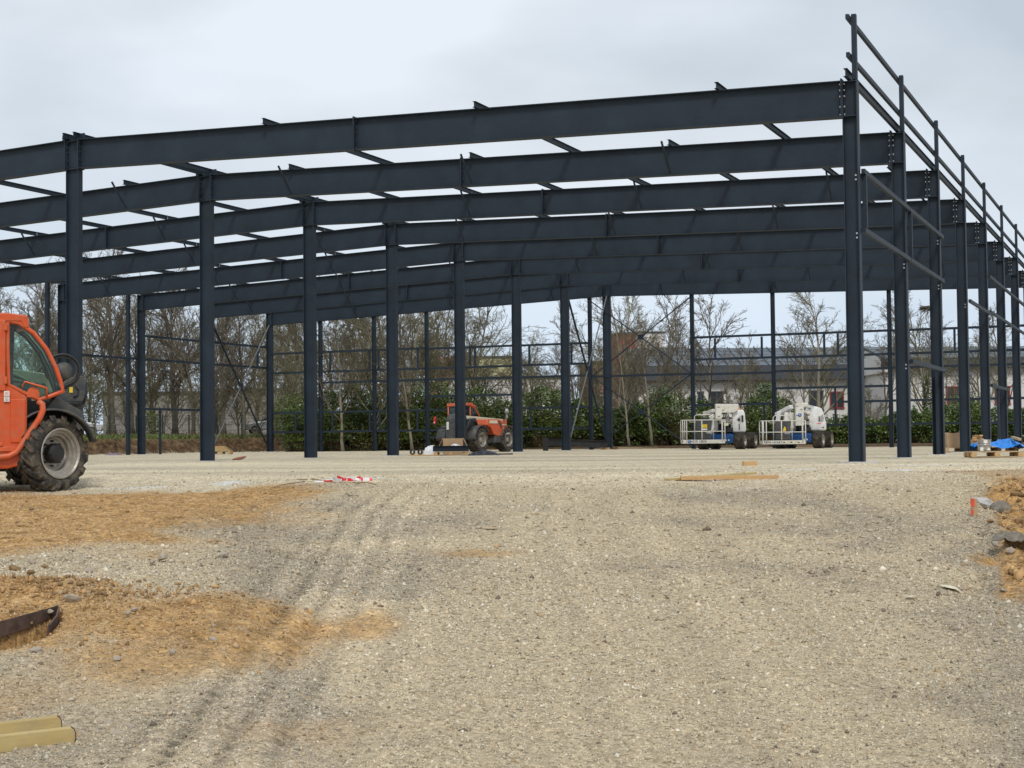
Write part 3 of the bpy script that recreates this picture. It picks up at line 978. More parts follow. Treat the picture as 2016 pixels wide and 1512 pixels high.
# parapet above the right-hand wall
for i, y in enumerate(YF):
    xp = XR + HRC - 0.055
    MB().box(P(xp, y + 0.13, (ZR + 9.36) / 2 + 0.02), (0.10, 0.12, 9.36 - ZR + 0.02)).build('parapet_post', 'steel', bld)
for a in range(7):
    for z in (9.30, 8.50):
        MB().bar(P(XR + HRC - 0.15, YF[a] - (0.12 if a == 0 else 0.0), z), P(XR + HRC - 0.15, YF[a + 1] - 0.005, z), 0.07, 0.10).build('parapet_rail', 'steel', bld)
# wall rails on the right-hand wall
XW = XR + HRC + 0.05
def wrail(y0, y1, z):
    MB().bar(P(XW, y0, z), P(XW, y1, z), 0.075, 0.10).build('wall_rail', 'steel', bld)
def wpost(y, z0, z1, x=None):
    MB().box(P(x if x else XW, y, (z0 + z1) / 2), (0.09, 0.10, z1 - z0)).build('wall_stud', 'steel', bld)
for a in (0, 1):
    for z in (6.1, 4.86):
        wrail(YF[a] + 0.26, YF[a + 1] + 0.2, z)
    wpost(YF[a] + 0.42, 4.92, 6.04)
wrail(YF[1] + 0.2, YF[2] + 0.2, 2.36)
wpost(YF[2] - 0.02, -0.03, 2.30, XR + 0.16)
wrail(YF[3] + 0.26, YF[4] + 0.2, 4.78)
for a in (4, 5, 6):
    for z in (6.1, 4.86):
        wrail(YF[a] + 0.26, YF[a + 1] + 0.2, z)
wrail(YF[4] + 0.26, YF[5] + 0.2, 2.27)
wpost(YF[4] + 2.2, -0.03, 2.21)
for i, z in ((0, 6.0), (0, 4.78), (1, 4.74), (2, 4.74), (1, 2.28), (3, 4.66), (2, 6.0)):
    mb = MB()
    for dz in (0, 0.09):
        a, r_ = 0.02, 0.02
        c = P(XR + HRC - 0.07, YF[i] + BRC * 0.5 - 0.012, z - dz)
        mb.box(c, (0.035, 0.03, 0.035))
    o = mb.build('rail_bolts', 'galv', bld)
    o['kind'] = 'stuff'
# gable wall behind: posts, rails, openings and wind bracing
YG = YF[7] + 0.12
GP = [XL + HRC / 2, -43.3, -39.92, -36.71, -31.6, -27.36, -21.94, -17.86, -12.29, XR + HRC / 2]
for x in GP[1:-1]:
    MB().ibeam(P(x, YG, -0.05), P(x, YG, zroof(x) - RD + 0.02), 0.19, 0.15, 0.01, 0.014, (1, 0, 0)).build('gable_post', 'steel', bld)
def grail(x0, x1, z):
    MB().bar(P(x0 + 0.1, YG, z), P(x1 - 0.1, YG, z), 0.08, 0.11).build('gable_rail', 'steel', bld)
def gstud(x, z0, z1):
    MB().box(P(x, YG + 0.01, (z0 + z1) / 2), (0.10, 0.07, z1 - z0 - 0.11)).build('gable_stud', 'steel', bld)
GR = {0: (5.5, 4.41, 2.18, 1.1), 1: (5.5, 4.41, 3.80, 2.18, 1.1), 2: (5.5, 4.41, 3.80, 2.18, 1.1), 3: (5.46, 4.4, 3.8, 2.9, 0.72), 4: (5.45, 4.41, 3.79, 2.18, 1.1), 5: (3.72,), 6: (5.52, 4.42, 3.68, 2.17, 0.70), 7: (5.51, 4.40, 3.73, 2.90, 1.1), 8: (5.5, 4.40, 3.75, 2.2, 1.1)}
for k, zs in GR.items():
    for z in zs:
        grail(GP[k], GP[k + 1], z)
grail(-14.9, GP[8], 2.19)
gstud(-14.9, 1.1, 2.9)
gstud(-13.6, 1.1, 2.19)
grail(GP[3], -34.2, 2.18)
grail(GP[3], -34.2, 1.1)
for px in (650, 727, 745, 822, 925, 935, 1042, 1125, 1408, 1500, 1623, 1650, 1880):
    x = on_y(px, 700, YG).x
    gstud(x, 4.41, 5.5)
for px in (582, 655, 728, 748, 822, 1045, 1125):
    x = on_y(px, 840, YG).x
    gstud(x, 1.1, 2.18)
for px in (1405, 1505):
    x = on_y(px, 830, YG).x
    gstud(x, 0.70, 2.17)
def brace(p0, p1, w=0.05, m='steel'):
    MB().bar(p0, p1, w, w).build('wind_brace', m, bld)
for z0, z1 in ((3.75, 7.55), (0.05, 3.72)):
    x0, x1 = GP[5] + 0.1, GP[6] - 0.08
    brace(P(x0, YG - 0.02, z1), P(x1, YG - 0.02, z0))
    brace(P(x0, YG + 0.03, z0), P(x1, YG + 0.03, z1))
    MB().box(P((x0 + x1) / 2, YG + 0.005, (z0 + z1) / 2), (0.28, 0.12, 0.26)).build('gusset_plate', 'steel', bld)
# bracing between the last two frames of the ridge row and of the left row
for x, zt in ((XM + HMC / 2, ZM - RD), (XL + HRC / 2, ZL - RD)):
    brace(P(x, YF[6] + 0.2, zt), P(x, YF[7] - 0.02, 0.15), 0.075)
    brace(P(x + 0.06, YF[6] + 0.2, 0.15), P(x + 0.06, YF[7] - 0.02, zt), 0.045, 'brace_grey')
    MB().box(P(x + 0.03, (YF[6] + YF[7]) / 2 + 0.1, (zt + 0.15) / 2), (0.11, 0.2, 0.3)).build('gusset_plate', 'steel', bld)
# left-hand wall rails and studs
for a in (4, 5, 6):
    for z in ((5.88, 4.72) if a > 4 else (4.72,)):
        MB().bar(P(XL - 0.05, YF[a] + 0.2, z), P(XL - 0.05, YF[a + 1] + 0.1, z), 0.08, 0.11).build('wall_rail', 'steel', bld)
MB().bar(P(XL - 0.05, YF[5] + 0.2, 2.26), P(XL - 0.05, YF[6] + 0.1, 2.26), 0.08, 0.11).build('wall_rail', 'steel', bld)
wpost(YF[5] + 1.9, -0.03, 2.2, XL - 0.05)
for i in (4, 5):
    MB().box(P(XL - 0.12, YF[i] - 0.55, 3.95), (0.16, 0.16, 7.95)).build('wall_stud', 'steel', bld)
    MB().bar(P(XL - 0.12, YF[i] - 0.55, 7.95), P(XL + 0.1, YF[i] + 0.1, 7.95), 0.12, 0.1).build('wall_rail', 'steel', bld)
wpost(YF[7] - 0.8, 4.72, 5.88, XL - 0.05)
# white concrete around the column feet
for i, y in enumerate(YF):
    for x, h in ((XR, HRC), (XM, HMC), (XL, HRC)):
        rg = random.Random(i * 7 + int(x))
        pts = []
        for k in range(14):
            g = 2 * PI * k / 14
            pts.append((x + h / 2 + math.cos(g) * rg.uniform(0.30, 0.52), y + 0.12 + math.sin(g) * rg.uniform(0.25, 0.42)))
        o = MB().prism(pts, gz(x, y) - 0.05, gz(x, y) + 0.022, 'z').build('concrete_footing', 'rock_white')
        o['kind'] = 'structure'

# ------------------------------------------------------------------ background buildings
def house_frame(px, depth, turn=0.0, z=None):
    p = along(px, depth)
    return Vector((p.x, p.y, 0.0)), AZ + turn
def window(parent, x0, x1, z0, z1, yface, frame_m, nm='window', mull=True):
    """real opening frame set on the face y = yface (face looks towards -y)"""
    w = MB().box(((x0 + x1) / 2, yface - 0.01, (z0 + z1) / 2), (x1 - x0, 0.06, z1 - z0)).build(nm, 'window_glass', parent)
    f = MB()
    t = 0.09
    f.box(((x0 + x1) / 2, yface - 0.05, z1), (x1 - x0 + 2 * t, 0.1, t)).box(((x0 + x1) / 2, yface - 0.05, z0), (x1 - x0 + 2 * t, 0.14, t))
    for x in ((x0, x1) + (((x0 + x1) / 2,) if mull else ())):
        f.box((x, yface - 0.047, (z0 + z1) / 2), (t, 0.09, z1 - z0 - t))
    f.build('window_frame', frame_m, w)
    return w
# long low hall with a grey roof, right
def px_x(px, px0, depth):
    return (px - px0) / FPX * depth
D = 118.0
c, az = house_frame(1560, D, 0.06)
hall = thing('long_hall', 'long white single-storey hall with grey profiled roof behind the hedge', 'building', c, az)
X0, X1 = px_x(1255, 1560, D), px_x(1850, 1560, D)
MB().box(((X0 + X1) / 2, 5, 2.35), (X1 - X0, 10, 5.5)).build('wall', 'render_white', hall)
MB().box(((X0 + X1) / 2, -0.25, 5.55), (X1 - X0 + 0.6, 0.9, 1.15)).build('fascia', 'fascia', hall)
for k in range(5):
    a0, a1 = k / 5, (k + 1) / 5
    MB().prism([(-0.7 + 5.5 * a0, 6.12 + 1.7 * a0), (-0.7 + 5.5 * a1 + 0.1, 6.12 + 1.7 * a1 - 0.02), (-0.7 + 5.5 * a1 + 0.1, 6.12 + 1.7 * a1 - 0.12), (-0.7 + 5.5 * a0, 6.06 + 1.7 * a0)], X0 - 0.3, X1 + 0.3, 'x').build('roof_sheet', 'roof_grey', hall)
MB().prism([(4.8, 7.7), (10.4, 6.05), (10.4, 5.95), (4.8, 7.55)], X0 - 0.3, X1 + 0.3, 'x').build('roof_back', 'roof_grey', hall)
for k in range(22):
    x = X0 + (X1 - X0) * (k + 0.5) / 22
    MB().bar((x, -0.72, 6.17), (x, 4.85, 7.88), 0.05, 0.05).build('roof_seam', 'fascia', hall)
for xg in (X0 - 0.05, X1 - 0.2):
    MB().prism([(-0.5, 5.0), (-0.5, 6.02), (4.85, 7.62), (10.2, 5.98), (10.2, 5.0)], xg, xg + 0.25, 'x').build('gable_wall', 'render_white', hall)
for a, b_ in ((1374, 1384), (1398, 1423), (1595, 1622)):
    window(hall, px_x(a, 1560, D), px_x(b_, 1560, D), 2.6, 4.1, 0, 'fascia')
window(hall, px_x(1637, 1560, D), px_x(1663, 1560, D), 2.75, 4.0, 0, 'frame_red')
# taller wing further right
D = 112.0
c, az = house_frame(1900, D, 0.03)
wing = thing('hall_wing', 'taller white hall wing with dark stepped roof at the far right', 'building', c, az)
X0, X1 = px_x(1745, 1900, D), px_x(2260, 1900, D)
MB().box(((X0 + X1) / 2, 5, 2.7), (X1 - X0, 10, 6.2)).build('wall', 'render_white', wing)
MB().box(((X0 + X1) / 2, -0.25, 5.9), (X1 - X0 + 0.6, 0.8, 0.75)).build('fascia', 'fascia', wing)
for k in range(4):
    a0, a1 = k / 4, (k + 1) / 4
    MB().prism([(-0.7 + 5.5 * a0, 6.3 + 1.1 * a0), (-0.6 + 5.5 * a1, 6.28 + 1.1 * a1), (-0.6 + 5.5 * a1, 6.16 + 1.1 * a1), (-0.7 + 5.5 * a0, 6.2 + 1.1 * a0)], X0 - 0.3, X1 + 0.3, 'x').build('roof_sheet', 'roof_grey', wing)
MB().prism([(4.8, 7.3), (10.4, 6.2), (10.4, 6.1), (4.8, 7.2)], X0 - 0.3, X1 + 0.3, 'x').build('roof_back', 'roof_grey', wing)
MB().prism([(-0.55, 5.2), (-0.55, 6.12), (4.85, 7.14), (10.3, 6.05), (10.3, 5.2)], X0 - 0.28, X0 + 0.1, 'x').build('gable_wall', 'render_white', wing)
for a, b_ in ((1866, 1893), (1962, 1990)):
    window(wing, px_x(a, 1900, D), px_x(b_, 1900, D), 2.8, 4.1, 0, 'frame_red')
# red and white blocks far behind
def block(px0, px1, py0, depth, name, label, wallm, deep=9.0, turn=0.1, roofm='fascia', wins=(), winrows=()):
    pc = (px0 + px1) / 2
    c, az = house_frame(pc, depth, turn)
    h = at(pc, py0, depth).z
    w = (px1 - px0) / FPX * depth
    t = thing(name, label, 'building', c, az)
    MB().box((0, deep / 2, h / 2 - 0.5), (w, deep, h + 1)).build('wall', wallm, t)
    MB().box((0, deep / 2, h + 0.1), (w + 0.3, deep + 0.3, 0.2)).build('roof', roofm, t)
    for zf in winrows:
        for k in range(wins):
            x = -w / 2 + w * (k + 0.5) / wins
            window(t, x - 0.5, x + 0.5, h * zf, h * zf + 1.2, 0, 'sticker', mull=False)
    return t
block(1252, 1312, 655, 190, 'white_block', 'tall white block seen through the cross bracing', 'render_white', wins=3, winrows=(0.6,))
t = block(1219, 1254, 657, 186, 'red_block', 'red clad block left of the white block, highest red wall', 'red_wall')
block(1312, 1352, 687, 180, 'red_block', 'dark red wall low to the right of the white block', 'red_wall', wins=3, winrows=(0.35,))
block(1168, 1208, 714, 150, 'brick_block', 'brown brick building behind the last ridge column', 'brick_brown', wins=2, winrows=(0.45,))
def gabled(px0, px1, py_e, py_r, depth, name, label, wallm, roofm):
    pc = (px0 + px1) / 2
    c, az = house_frame(pc, depth, 0.05)
    he, hr = at(pc, py_e, depth).z, at(pc, py_r, depth).z
    w = (px1 - px0) / FPX * depth
    t = thing(name, label, 'building', c, az)
    MB().box((0, 4, he / 2 - 0.5), (w, 8, he + 1)).build('wall', wallm, t)
    MB().prism([(-0.5, he - 0.05), (4, hr), (8.5, he - 0.05), (8.5, he - 0.2), (4, hr - 0.2), (-0.5, he - 0.2)], -w / 2 - 0.3, w / 2 + 0.3, 'x').build('roof', roofm, t)
    for k in range(4):
        x = -w / 2 + w * (k + 0.5) / 4
        window(t, x - 0.55, x + 0.55, he * 0.55, he * 0.55 + 1.2, 0, 'sticker')
    return t
gabled(850, 905, 712, 698, 170, 'tiled_house', 'house with red tiled roof behind the bare trees, centre', 'brick_brown', 'tile_roof')
block(905, 1010, 704, 172, 'yellow_house', 'low yellow building behind the bare trees, centre', 'yellow_wall', wins=5, winrows=(0.45,), roofm='fascia')
block(880, 1120, 745, 150, 'white_house', 'pale low building half hidden by the hedge, centre', 'render_white', wins=6, winrows=(0.5,))
block(205, 420, 775, 138, 'grey_house', 'long grey-beige wall of a house behind the left trees', 'render_grey', wins=0, winrows=())
block(430, 570, 768, 142, 'grey_house', 'beige house wall behind the silver car', 'render_grey', wins=0, winrows=())

# ------------------------------------------------------------------ trees
def tree_mesh(seed, H=11.0, spread=0.42, trunk_r=0.16, fork=0.22, nl=(15, 7, 6, 4), upright=0.55, twist=0.25, tw=0.011):
    """bare winter tree: (trunk builder, crown builder)"""
    rg = random.Random(seed)
    trunk, crown = MB(), MB()
    def path(p, d, L, n, wob, lift):
        pts = [p.copy()]
        d = d.normalized()
        for i in range(n):
            d = (d + Vector((rg.gauss(0, wob), rg.gauss(0, wob), rg.gauss(0, wob) + lift))).normalized()
            p = p + d * (L / n)
            pts.append(p.copy())
        return pts
    tp = path(Vector((0, 0, -0.2)), Vector((rg.gauss(0, 0.03), rg.gauss(0, 0.03), 1)), H * 0.97, 9, 0.06, 0.10)
    rad = [trunk_r * (1.35 if i == 0 else 1) * (1 - 0.93 * (i / 9) ** 0.85) + 0.012 for i in range(10)]
    trunk.tube(tp, rad, 8)
    def interp(pts, f):
        x = f * (len(pts) - 1)
        i = min(int(x), len(pts) - 2)
        return pts[i].lerp(pts[i + 1], x - i), (pts[i + 1] - pts[i]).normalized()
    def grow(pts, r0, L, level, n):
        for k in range(n):
            f = (fork if level == 0 else 0.18) + (0.97 - (fork if level == 0 else 0.18)) * (k + rg.random()) / n
            p, d = interp(pts, f)
            g = rg.uniform(0, 2 * PI)
            side = Vector((math.cos(g), math.sin(g), 0))
            side = (side - d * side.dot(d)).normalized() if abs(side.dot(d)) < 0.95 else Vector((1, 0, 0))
            ang = rg.uniform(0.45, 0.95) * (1.15 - 0.55 * upright)
            nd = d * math.cos(ang) + side * math.sin(ang)
            if level == 0:
                l2 = H * spread * (1.12 - 0.75 * ((f - fork) / (1 - fork)) ** 1.3) * rg.uniform(0.75, 1.15)
                rr = trunk_r * 0.42 * (1.1 - 0.75 * f) + 0.01
            else:
                l2 = L * rg.uniform(0.32, 0.55) * (1.1 - 0.45 * f)
                rr = r0 * 0.5 * (1.05 - 0.5 * f)
            rr = max(rr, tw)
            ns = (6, 4, 3, 2, 2)[level]
            pp = path(p, nd, l2, ns, (0.10, 0.13, 0.15, 0.16, 0.16)[level] * (1 + twist), 0.045 * upright + (0.015 if level < 2 else 0))
            re = max(tw * 0.6, rr * 0.25)
            crown.tube(pp, [rr + (re - rr) * i / ns for i in range(ns + 1)], (6, 4, 3, 3, 3)[level], False)
            if level + 1 < len(nl):
                grow(pp, rr, l2, level + 1, nl[level + 1])
    grow(tp, trunk_r, H, 0, nl[0])
    return trunk, crown
def tree_proto(seed, bark='bark', twig='twig', name='bare_tree', **k):
    t, c = tree_mesh(seed, **k)
    root = bpy.data.objects.new(name, None)
    COL.objects.link(root)
    t.build('trunk', bark, root, True)
    c.build('crown', twig, root, True)
    root['_h'] = k.get('H', 11.0)
    return root
TREES = [
    tree_proto(1, H=12, spread=0.46, trunk_r=0.25, fork=0.22, nl=(17, 9, 7, 4), upright=0.55),
    tree_proto(2, H=12, spread=0.38, trunk_r=0.17, fork=0.16, nl=(19, 8, 7, 4), upright=0.5, tw=0.010),
    tree_proto(3, H=12, spread=0.42, trunk_r=0.14, fork=0.14, nl=(19, 8, 7, 4), twig='twig_olive', upright=0.35, tw=0.010),
    tree_proto(4, H=10, spread=0.40, trunk_r=0.115, fork=0.16, nl=(20, 7, 6, 3), bark='bark_pale', twig='twig_olive', upright=0.65, tw=0.009),
    tree_proto(5, H=10, spread=0.34, trunk_r=0.10, fork=0.20, nl=(16, 7, 6, 3), bark='bark_pale', twig='twig', upright=0.6, tw=0.009),
    tree_proto(6, H=6, spread=0.5, trunk_r=0.06, fork=0.04, nl=(22, 7, 6, 3), twig='twig_olive', upright=0.5, tw=0.009, name='bare_bush'),
]
used = set()
TR = random.Random(5)
def put_tree(k, px, depth, H, label, group=None, wide=1.0):
    src = TREES[k]
    if k in used:
        o = copy_tree(src)
    else:
        o = src
        used.add(k)
    h0 = o['_h'] if '_h' in o else 11.0
    if px < 620 and k != 5:
        H *= 0.80
    p = along(px, depth)
    o.location = (p.x, p.y, gz(p.x, p.y) - 0.05)
    s = H / h0
    o.scale = (s * wide, s * wide, s)
    o.rotation_euler = (0, 0, TR.uniform(0, 6.28))
    tag(o, label, 'bush' if k == 5 else 'tree', group)
    return o
LG = 'bare trees crowding behind the left wall of the steel frame'
LL = 'bare brown winter tree in the dense row behind the left wall'
put_tree(0, 222, 96, 14.5, 'thick-trunked bare tree beside the white car, left of the frame')
put_tree(1, 262, 112, 14.0, LL, LG)
put_tree(0, 345, 104, 13.5, 'bare tree with broken upper limb behind the leftmost wall bay')
put_tree(1, 35, 102, 15.0, 'tall bare tree behind the orange cab roof')
put_tree(2, 75, 110, 14.0, LL, LG)
put_tree(1, 130, 100, 13.5, LL, LG)
put_tree(2, 175, 118, 14.0, LL, LG)
put_tree(2, 305, 116, 13.0, LL, LG)
put_tree(1, 380, 100, 12.5, LL, LG)
put_tree(2, 405, 116, 13.5, LL, LG)
put_tree(0, 440, 106, 12.0, LL, LG)
put_tree(1, 478, 98, 11.5, 'slim bare tree just left of the silver car')
put_tree(2, 510, 114, 12.5, LL, LG)
put_tree(2, 548, 108, 12.0, LL, LG)
put_tree(0, 585, 118, 12.5, LL, LG)
for px, d, h in ((-40, 112, 14), (-90, 105, 14), (0, 122, 14), (110, 125, 13), (210, 128, 13), (320, 128, 13), (430, 128, 13), (540, 128, 12.5), (270, 100, 12), (60, 98, 12)):
    put_tree(2 if d > 110 else 1, px, d, h, LL, LG)
MG = 'bare trees rising over the middle of the hedge'
ML = 'bare tree rising above the hedge behind the middle columns'
for k, px, d, h in ((2, 625, 104, 11.0), (1, 655, 112, 11.5), (2, 690, 100, 10.5), (3, 715, 110, 11), (2, 745, 116, 11.5), (1, 775, 104, 10.5), (3, 800, 98, 10), (2, 825, 112, 11), (2, 855, 106, 10.5), (3, 880, 116, 10.5)):
    put_tree(k, px, d, h, ML, MG, 1.05)
put_tree(2, 915, 100, 9.8, 'wide bare tree with arching limbs right of the fifth ridge column', None, 1.25)
put_tree(2, 965, 112, 8.6, 'low spreading bare tree behind the parked telehandler', None, 1.3)
put_tree(2, 1040, 108, 6.9, 'small fanned bare tree between the sixth and seventh ridge columns', None, 1.3)
put_tree(3, 1085, 116, 7.0, 'faint bare tree left of the seventh ridge column', None, 1.1)
put_tree(4, 1140, 100, 9.0, 'thin bare tree between the seventh and eighth ridge columns')
put_tree(3, 1215, 90, 9.4, 'bare tree with slanted pale trunk right of the eighth ridge column')
put_tree(3, 1245, 96, 10.2, 'tallest bare tree in front of the red and white blocks', None, 0.95)
put_tree(4, 1292, 92, 9.9, 'bare tree with straight stem in the middle of the cross-braced bay')
put_tree(3, 1178, 112, 8.0, 'bare sapling behind the eighth ridge column')
put_tree(4, 1395, 100, 10.2, 'bare tree just right of the cross-braced bay', None, 1.15)
put_tree(4, 1345, 108, 9.5, 'bare tree behind the right post of the cross-braced bay')
put_tree(4, 1450, 104, 7.4, 'slender bare sapling between two gable posts')
put_tree(5, 1480, 98, 5.2, 'low bare bush above the right boom lift basket')
put_tree(3, 1612, 96, 10.0, 'broad bare tree directly left of the nearest right column', None, 1.2)
put_tree(4, 1590, 104, 9.0, 'bare tree partly behind the broad tree by the nearest right column')
put_tree(4, 1735, 100, 9.6, 'bare tree seen between the first and second right columns', None, 1.1)
put_tree(3, 1828, 94, 9.7, 'ivy-clad bare tree with a bird nest between the second and third right columns', None, 0.95)
put_tree(4, 1870, 106, 9.0, 'bare tree right of the bird nest tree')
put_tree(3, 1930, 100, 8.0, 'bare tree seen between the fourth and fifth right columns')
put_tree(3, 1990, 104, 9.0, 'bare tree at the far right behind the parapet wall')
put_tree(4, 2045, 98, 9.0, 'bare tree at the right edge of the picture')
put_tree(4, 676, 83.4, 7.6, 'pale-stemmed bare tree standing in front of the hedge left of the fourth ridge column', None, 1.1)
put_tree(3, 738, 83.6, 7.2, 'forked bare tree in front of the hedge behind a gable post')
put_tree(4, 812, 83.2, 7.8, 'multi-stemmed pale tree in front of the hedge right of the fourth ridge column')
put_tree(4, 1283, 83.4, 7.4, 'bare tree with pale trunk in front of the hedge inside the cross-braced bay')
put_tree(4, 1240, 83.2, 7.0, 'leaning pale trunk in front of the hedge right of the eighth ridge column')
# undergrowth: bare bushes below the trees
BG = 'bare bushes below the trees'
BL = 'low bare bush in the undergrowth below the trees'
for px, d, h in ((190, 95, 4.5), (250, 108, 5), (300, 100, 5), (345, 112, 5.5), (395, 97, 4.5), (430, 100, 5), (470, 108, 5.5), (505, 99, 4.5), (545, 94, 5.2), (575, 92, 5.5), (600, 96, 5.5), (640, 98, 6), (700, 104, 6.5), (760, 100, 6.5), (820, 104, 6.5), (870, 98, 6.0), (940, 104, 5.5), (1010, 104, 5), (1060, 100, 5), (1150, 98, 5), (1190, 96, 5.6), (1235, 92, 4.8), (1262, 98, 4.4), (1330, 96, 5.0), (1425, 98, 3.6), (1545, 94, 3.8), (1720, 95, 3.4), (1870, 98, 3.6), (90, 100, 5), (20, 104, 5)):
    put_tree(5, px, d, h, BL, BG, 1.15)
for i, tr_ in enumerate(TREES):
    pass

# bird nest in the tree
p = along(1828, 94)
nb = MB()
rg = random.Random(3)
for k in range(60):
    a = rg.uniform(0, 6.28)
    r_ = rg.uniform(0.1, 0.35)
    c = Vector((math.cos(a) * r_, math.sin(a) * r_, rg.uniform(-0.15, 0.15)))
    d = Vector((-math.sin(a), math.cos(a), rg.uniform(-0.4, 0.4))) * 0.3
    nb.tube([c - d, c, c + d], 0.018, 3, False)
o = nb.build('bird_nest', 'bark', None, False, loc=(p.x, p.y, at(1828, 607, 94).z))
tag(o, 'twig bird nest high in the ivy-clad bare tree', 'nest')

# leaves as small folded quads
def leaf_quads(c, size, rng, elong=1.9, droop=0.0):
    n = len(c)
    a = rng.normal(0, 1, (n, 3))
    a /= np.linalg.norm(a, axis=1)[:, None] + 1e-9
    a[:, 2] = a[:, 2] * 0.7 - droop
    b = rng.normal(0, 1, (n, 3))
    b -= a * (np.sum(a * b, 1) / (np.sum(a * a, 1) + 1e-9))[:, None]
    b /= np.linalg.norm(b, axis=1)[:, None] + 1e-9
    L = (size * elong)[:, None] * a
    Wd = size[:, None] * b * 0.5
    v = np.stack([c, c + L * 0.45 + Wd, c + L, c + L * 0.5 - Wd], 1).reshape(-1, 3)
    f = np.arange(4 * n).reshape(n, 4)
    return v, f
def hedge():
    rng = np.random.default_rng(12)
    root = thing('laurel_hedge', 'long dark green laurel hedge running behind the gable wall', 'hedge', (0, 0, 0))
    n = 95000
    px = rng.uniform(556, 2110, n)
    def top_line(q):
        return np.interp(q, [556, 575, 620, 700, 760, 830, 900, 960, 1010, 1060, 1130, 1200, 1260, 1300, 1340, 1400, 1440, 1470, 1500, 1530, 1580, 1640, 1700, 1760, 1840, 1900, 2110],
                    [2.4, 3.0, 3.4, 3.6, 3.5, 3.5, 3.2, 3.0, 2.8, 3.2, 2.7, 2.2, 2.6, 3.2, 2.6, 2.1, 1.9, 2.2, 3.2, 2.6, 1.7, 1.6, 1.7, 1.8, 2.0, 2.0, 2.0])
    top = top_line(px)
    wob = fbm(px * 0.02, px * 0 + 3, 3, 5) - 0.5
    wob2 = fbm(px * 0.09, px * 0 + 8, 2, 6) - 0.5
    top = top + wob * 1.1 + wob2 * 0.8
    h = rng.uniform(0, 1, n) ** 0.85 * top
    bulge = fbm(px * 0.035, h * 0.9, 3, 77) * 1.5
    dep = 85.5 - bulge + rng.exponential(0.32, n) + 0.9 * np.clip(h / np.maximum(top, 0.1) - 0.6, 0, 1) * 1.5
    dep = np.where(rng.uniform(0, 1, n) < 0.25, dep + rng.uniform(0, 1.6, n), dep)
    patchy = fbm(px * 0.03, h * 0.8 + 40, 3, 15)
    # gaps near the ground show stems and shade
    keep = ~((h < 0.6) & (rng.uniform(0, 1, n) < 0.75)) & ~((patchy < 0.38) & (rng.uniform(0, 1, n) < 0.5))
    px, h, dep = px[keep], h[keep], dep[keep]
    q = (px - PW / 2) / FPX
    X = FH.x * dep + RH.x * q * dep
    Y = FH.y * dep + RH.y * q * dep
    z = ground_z(X, Y) + h
    size = rng.uniform(0.055, 0.11, len(px))
    v, f = leaf_quads(np.stack([X, Y, z], -1), size, rng, 1.9, 0.1)
    np_obj('foliage', v, f, 'laurel', root)
    mb = MB()
    rg = random.Random(2)
    for k in range(420):
        pxx = 560 + 1540 * (k + rg.random()) / 420
        p = along(pxx, 85.9 + rg.uniform(-0.2, 0.9))
        z0 = gz(p.x, p.y)
        d = Vector((rg.gauss(0, 0.35), rg.gauss(0, 0.25), rg.uniform(1.1, 2.0)))
        b0 = Vector((p.x, p.y, z0 - 0.1))
        mb.tube([b0, b0 + d * 0.5 + Vector((rg.gauss(0, 0.1), 0, 0)), b0 + d], [0.035, 0.025, 0.012], 4, False)
    mb.build('stems', 'bark', root, True)
    # lumpy dark core added behind the leaves so no sky shows through
    rows = []
    for j in range(9):
        row = []
        for k in range(190):
            pxx = 562 + 1540 * k / 189
            hh = 0.66 * float(top_line(pxx)) * j / 8 * (0.85 + 0.3 * float(fbm(np.array([pxx * 0.03]), np.array([1.0]), 2, 3)[0]))
            p = along(pxx, 86.7 + 0.5 * math.sin(pxx * 0.11 + j) + 0.25 * math.sin(pxx * 0.37 + 2 * j))
            row.append((p.x, p.y, gz(p.x, p.y) + hh - 0.1))
        rows.append(row)
    MB().shell(rows).build('dark_filler_core', 'litter', root, True, solid=0.4)
hedge()
def leafy(px, depth, H, W, n, material, name, label, cat='shrub', z0=0.0, size=(0.05, 0.09), group=None):
    rng = np.random.default_rng(int(px))
    p = along(px, depth)
    root = thing(name, label, cat, (p.x, p.y, gz(p.x, p.y)), 0, group)
    u = rng.normal(0, 1, (n, 3))
    u /= np.linalg.norm(u, axis=1)[:, None]
    r_ = rng.uniform(0.35, 1, n) ** 0.6
    lump = 0.75 + 0.5 * fbm(u[:, 0] * 2.2 + 5, u[:, 2] * 2.2 + u[:, 1], 2, 9)
    c = u * (r_ * lump)[:, None] * np.array([W / 2, W / 2, H / 2]) + np.array([0, 0, z0 + H / 2])
    c = c[c[:, 2] > 0.02]
    v, f = leaf_quads(c, rng.uniform(size[0], size[1], len(c)), rng)
    np_obj('foliage', v, f, material, root)
    mb = MB()
    rg = random.Random(int(px))
    for k in range(7):
        a = rg.uniform(0, 6.28)
        mb.tube([(0, 0, -0.1), (math.cos(a) * W * 0.12, math.sin(a) * W * 0.12, (z0 + H) * 0.4), (math.cos(a) * W * 0.3, math.sin(a) * W * 0.3, (z0 + H) * 0.75)], [0.03, 0.02, 0.01], 5, False)
    mb.build('stems', 'bark', root, True)
    return root
leafy(180, 116, 4.2, 2.6, 3000, 'shrub_leaf', 'leafy_shrub', 'yellow-green leafy shrub above the white car', z0=0.7)
leafy(298, 97, 2.0, 1.3, 900, 'shrub_leaf', 'leafy_shrub', 'small yellow-green shrub between the left trunks')
leafy(572, 90, 2.9, 2.4, 2400, 'shrub_leaf', 'leafy_shrub', 'yellow-green shrub at the left end of the hedge')
leafy(615, 93, 3.4, 2.6, 2000, 'ivy', 'leafy_shrub', 'olive shrub standing behind the left end of the hedge')
leafy(1300, 90, 3.9, 2.2, 3200, 'laurel', 'leafy_shrub', 'tall green shrub in the right half of the cross-braced bay')
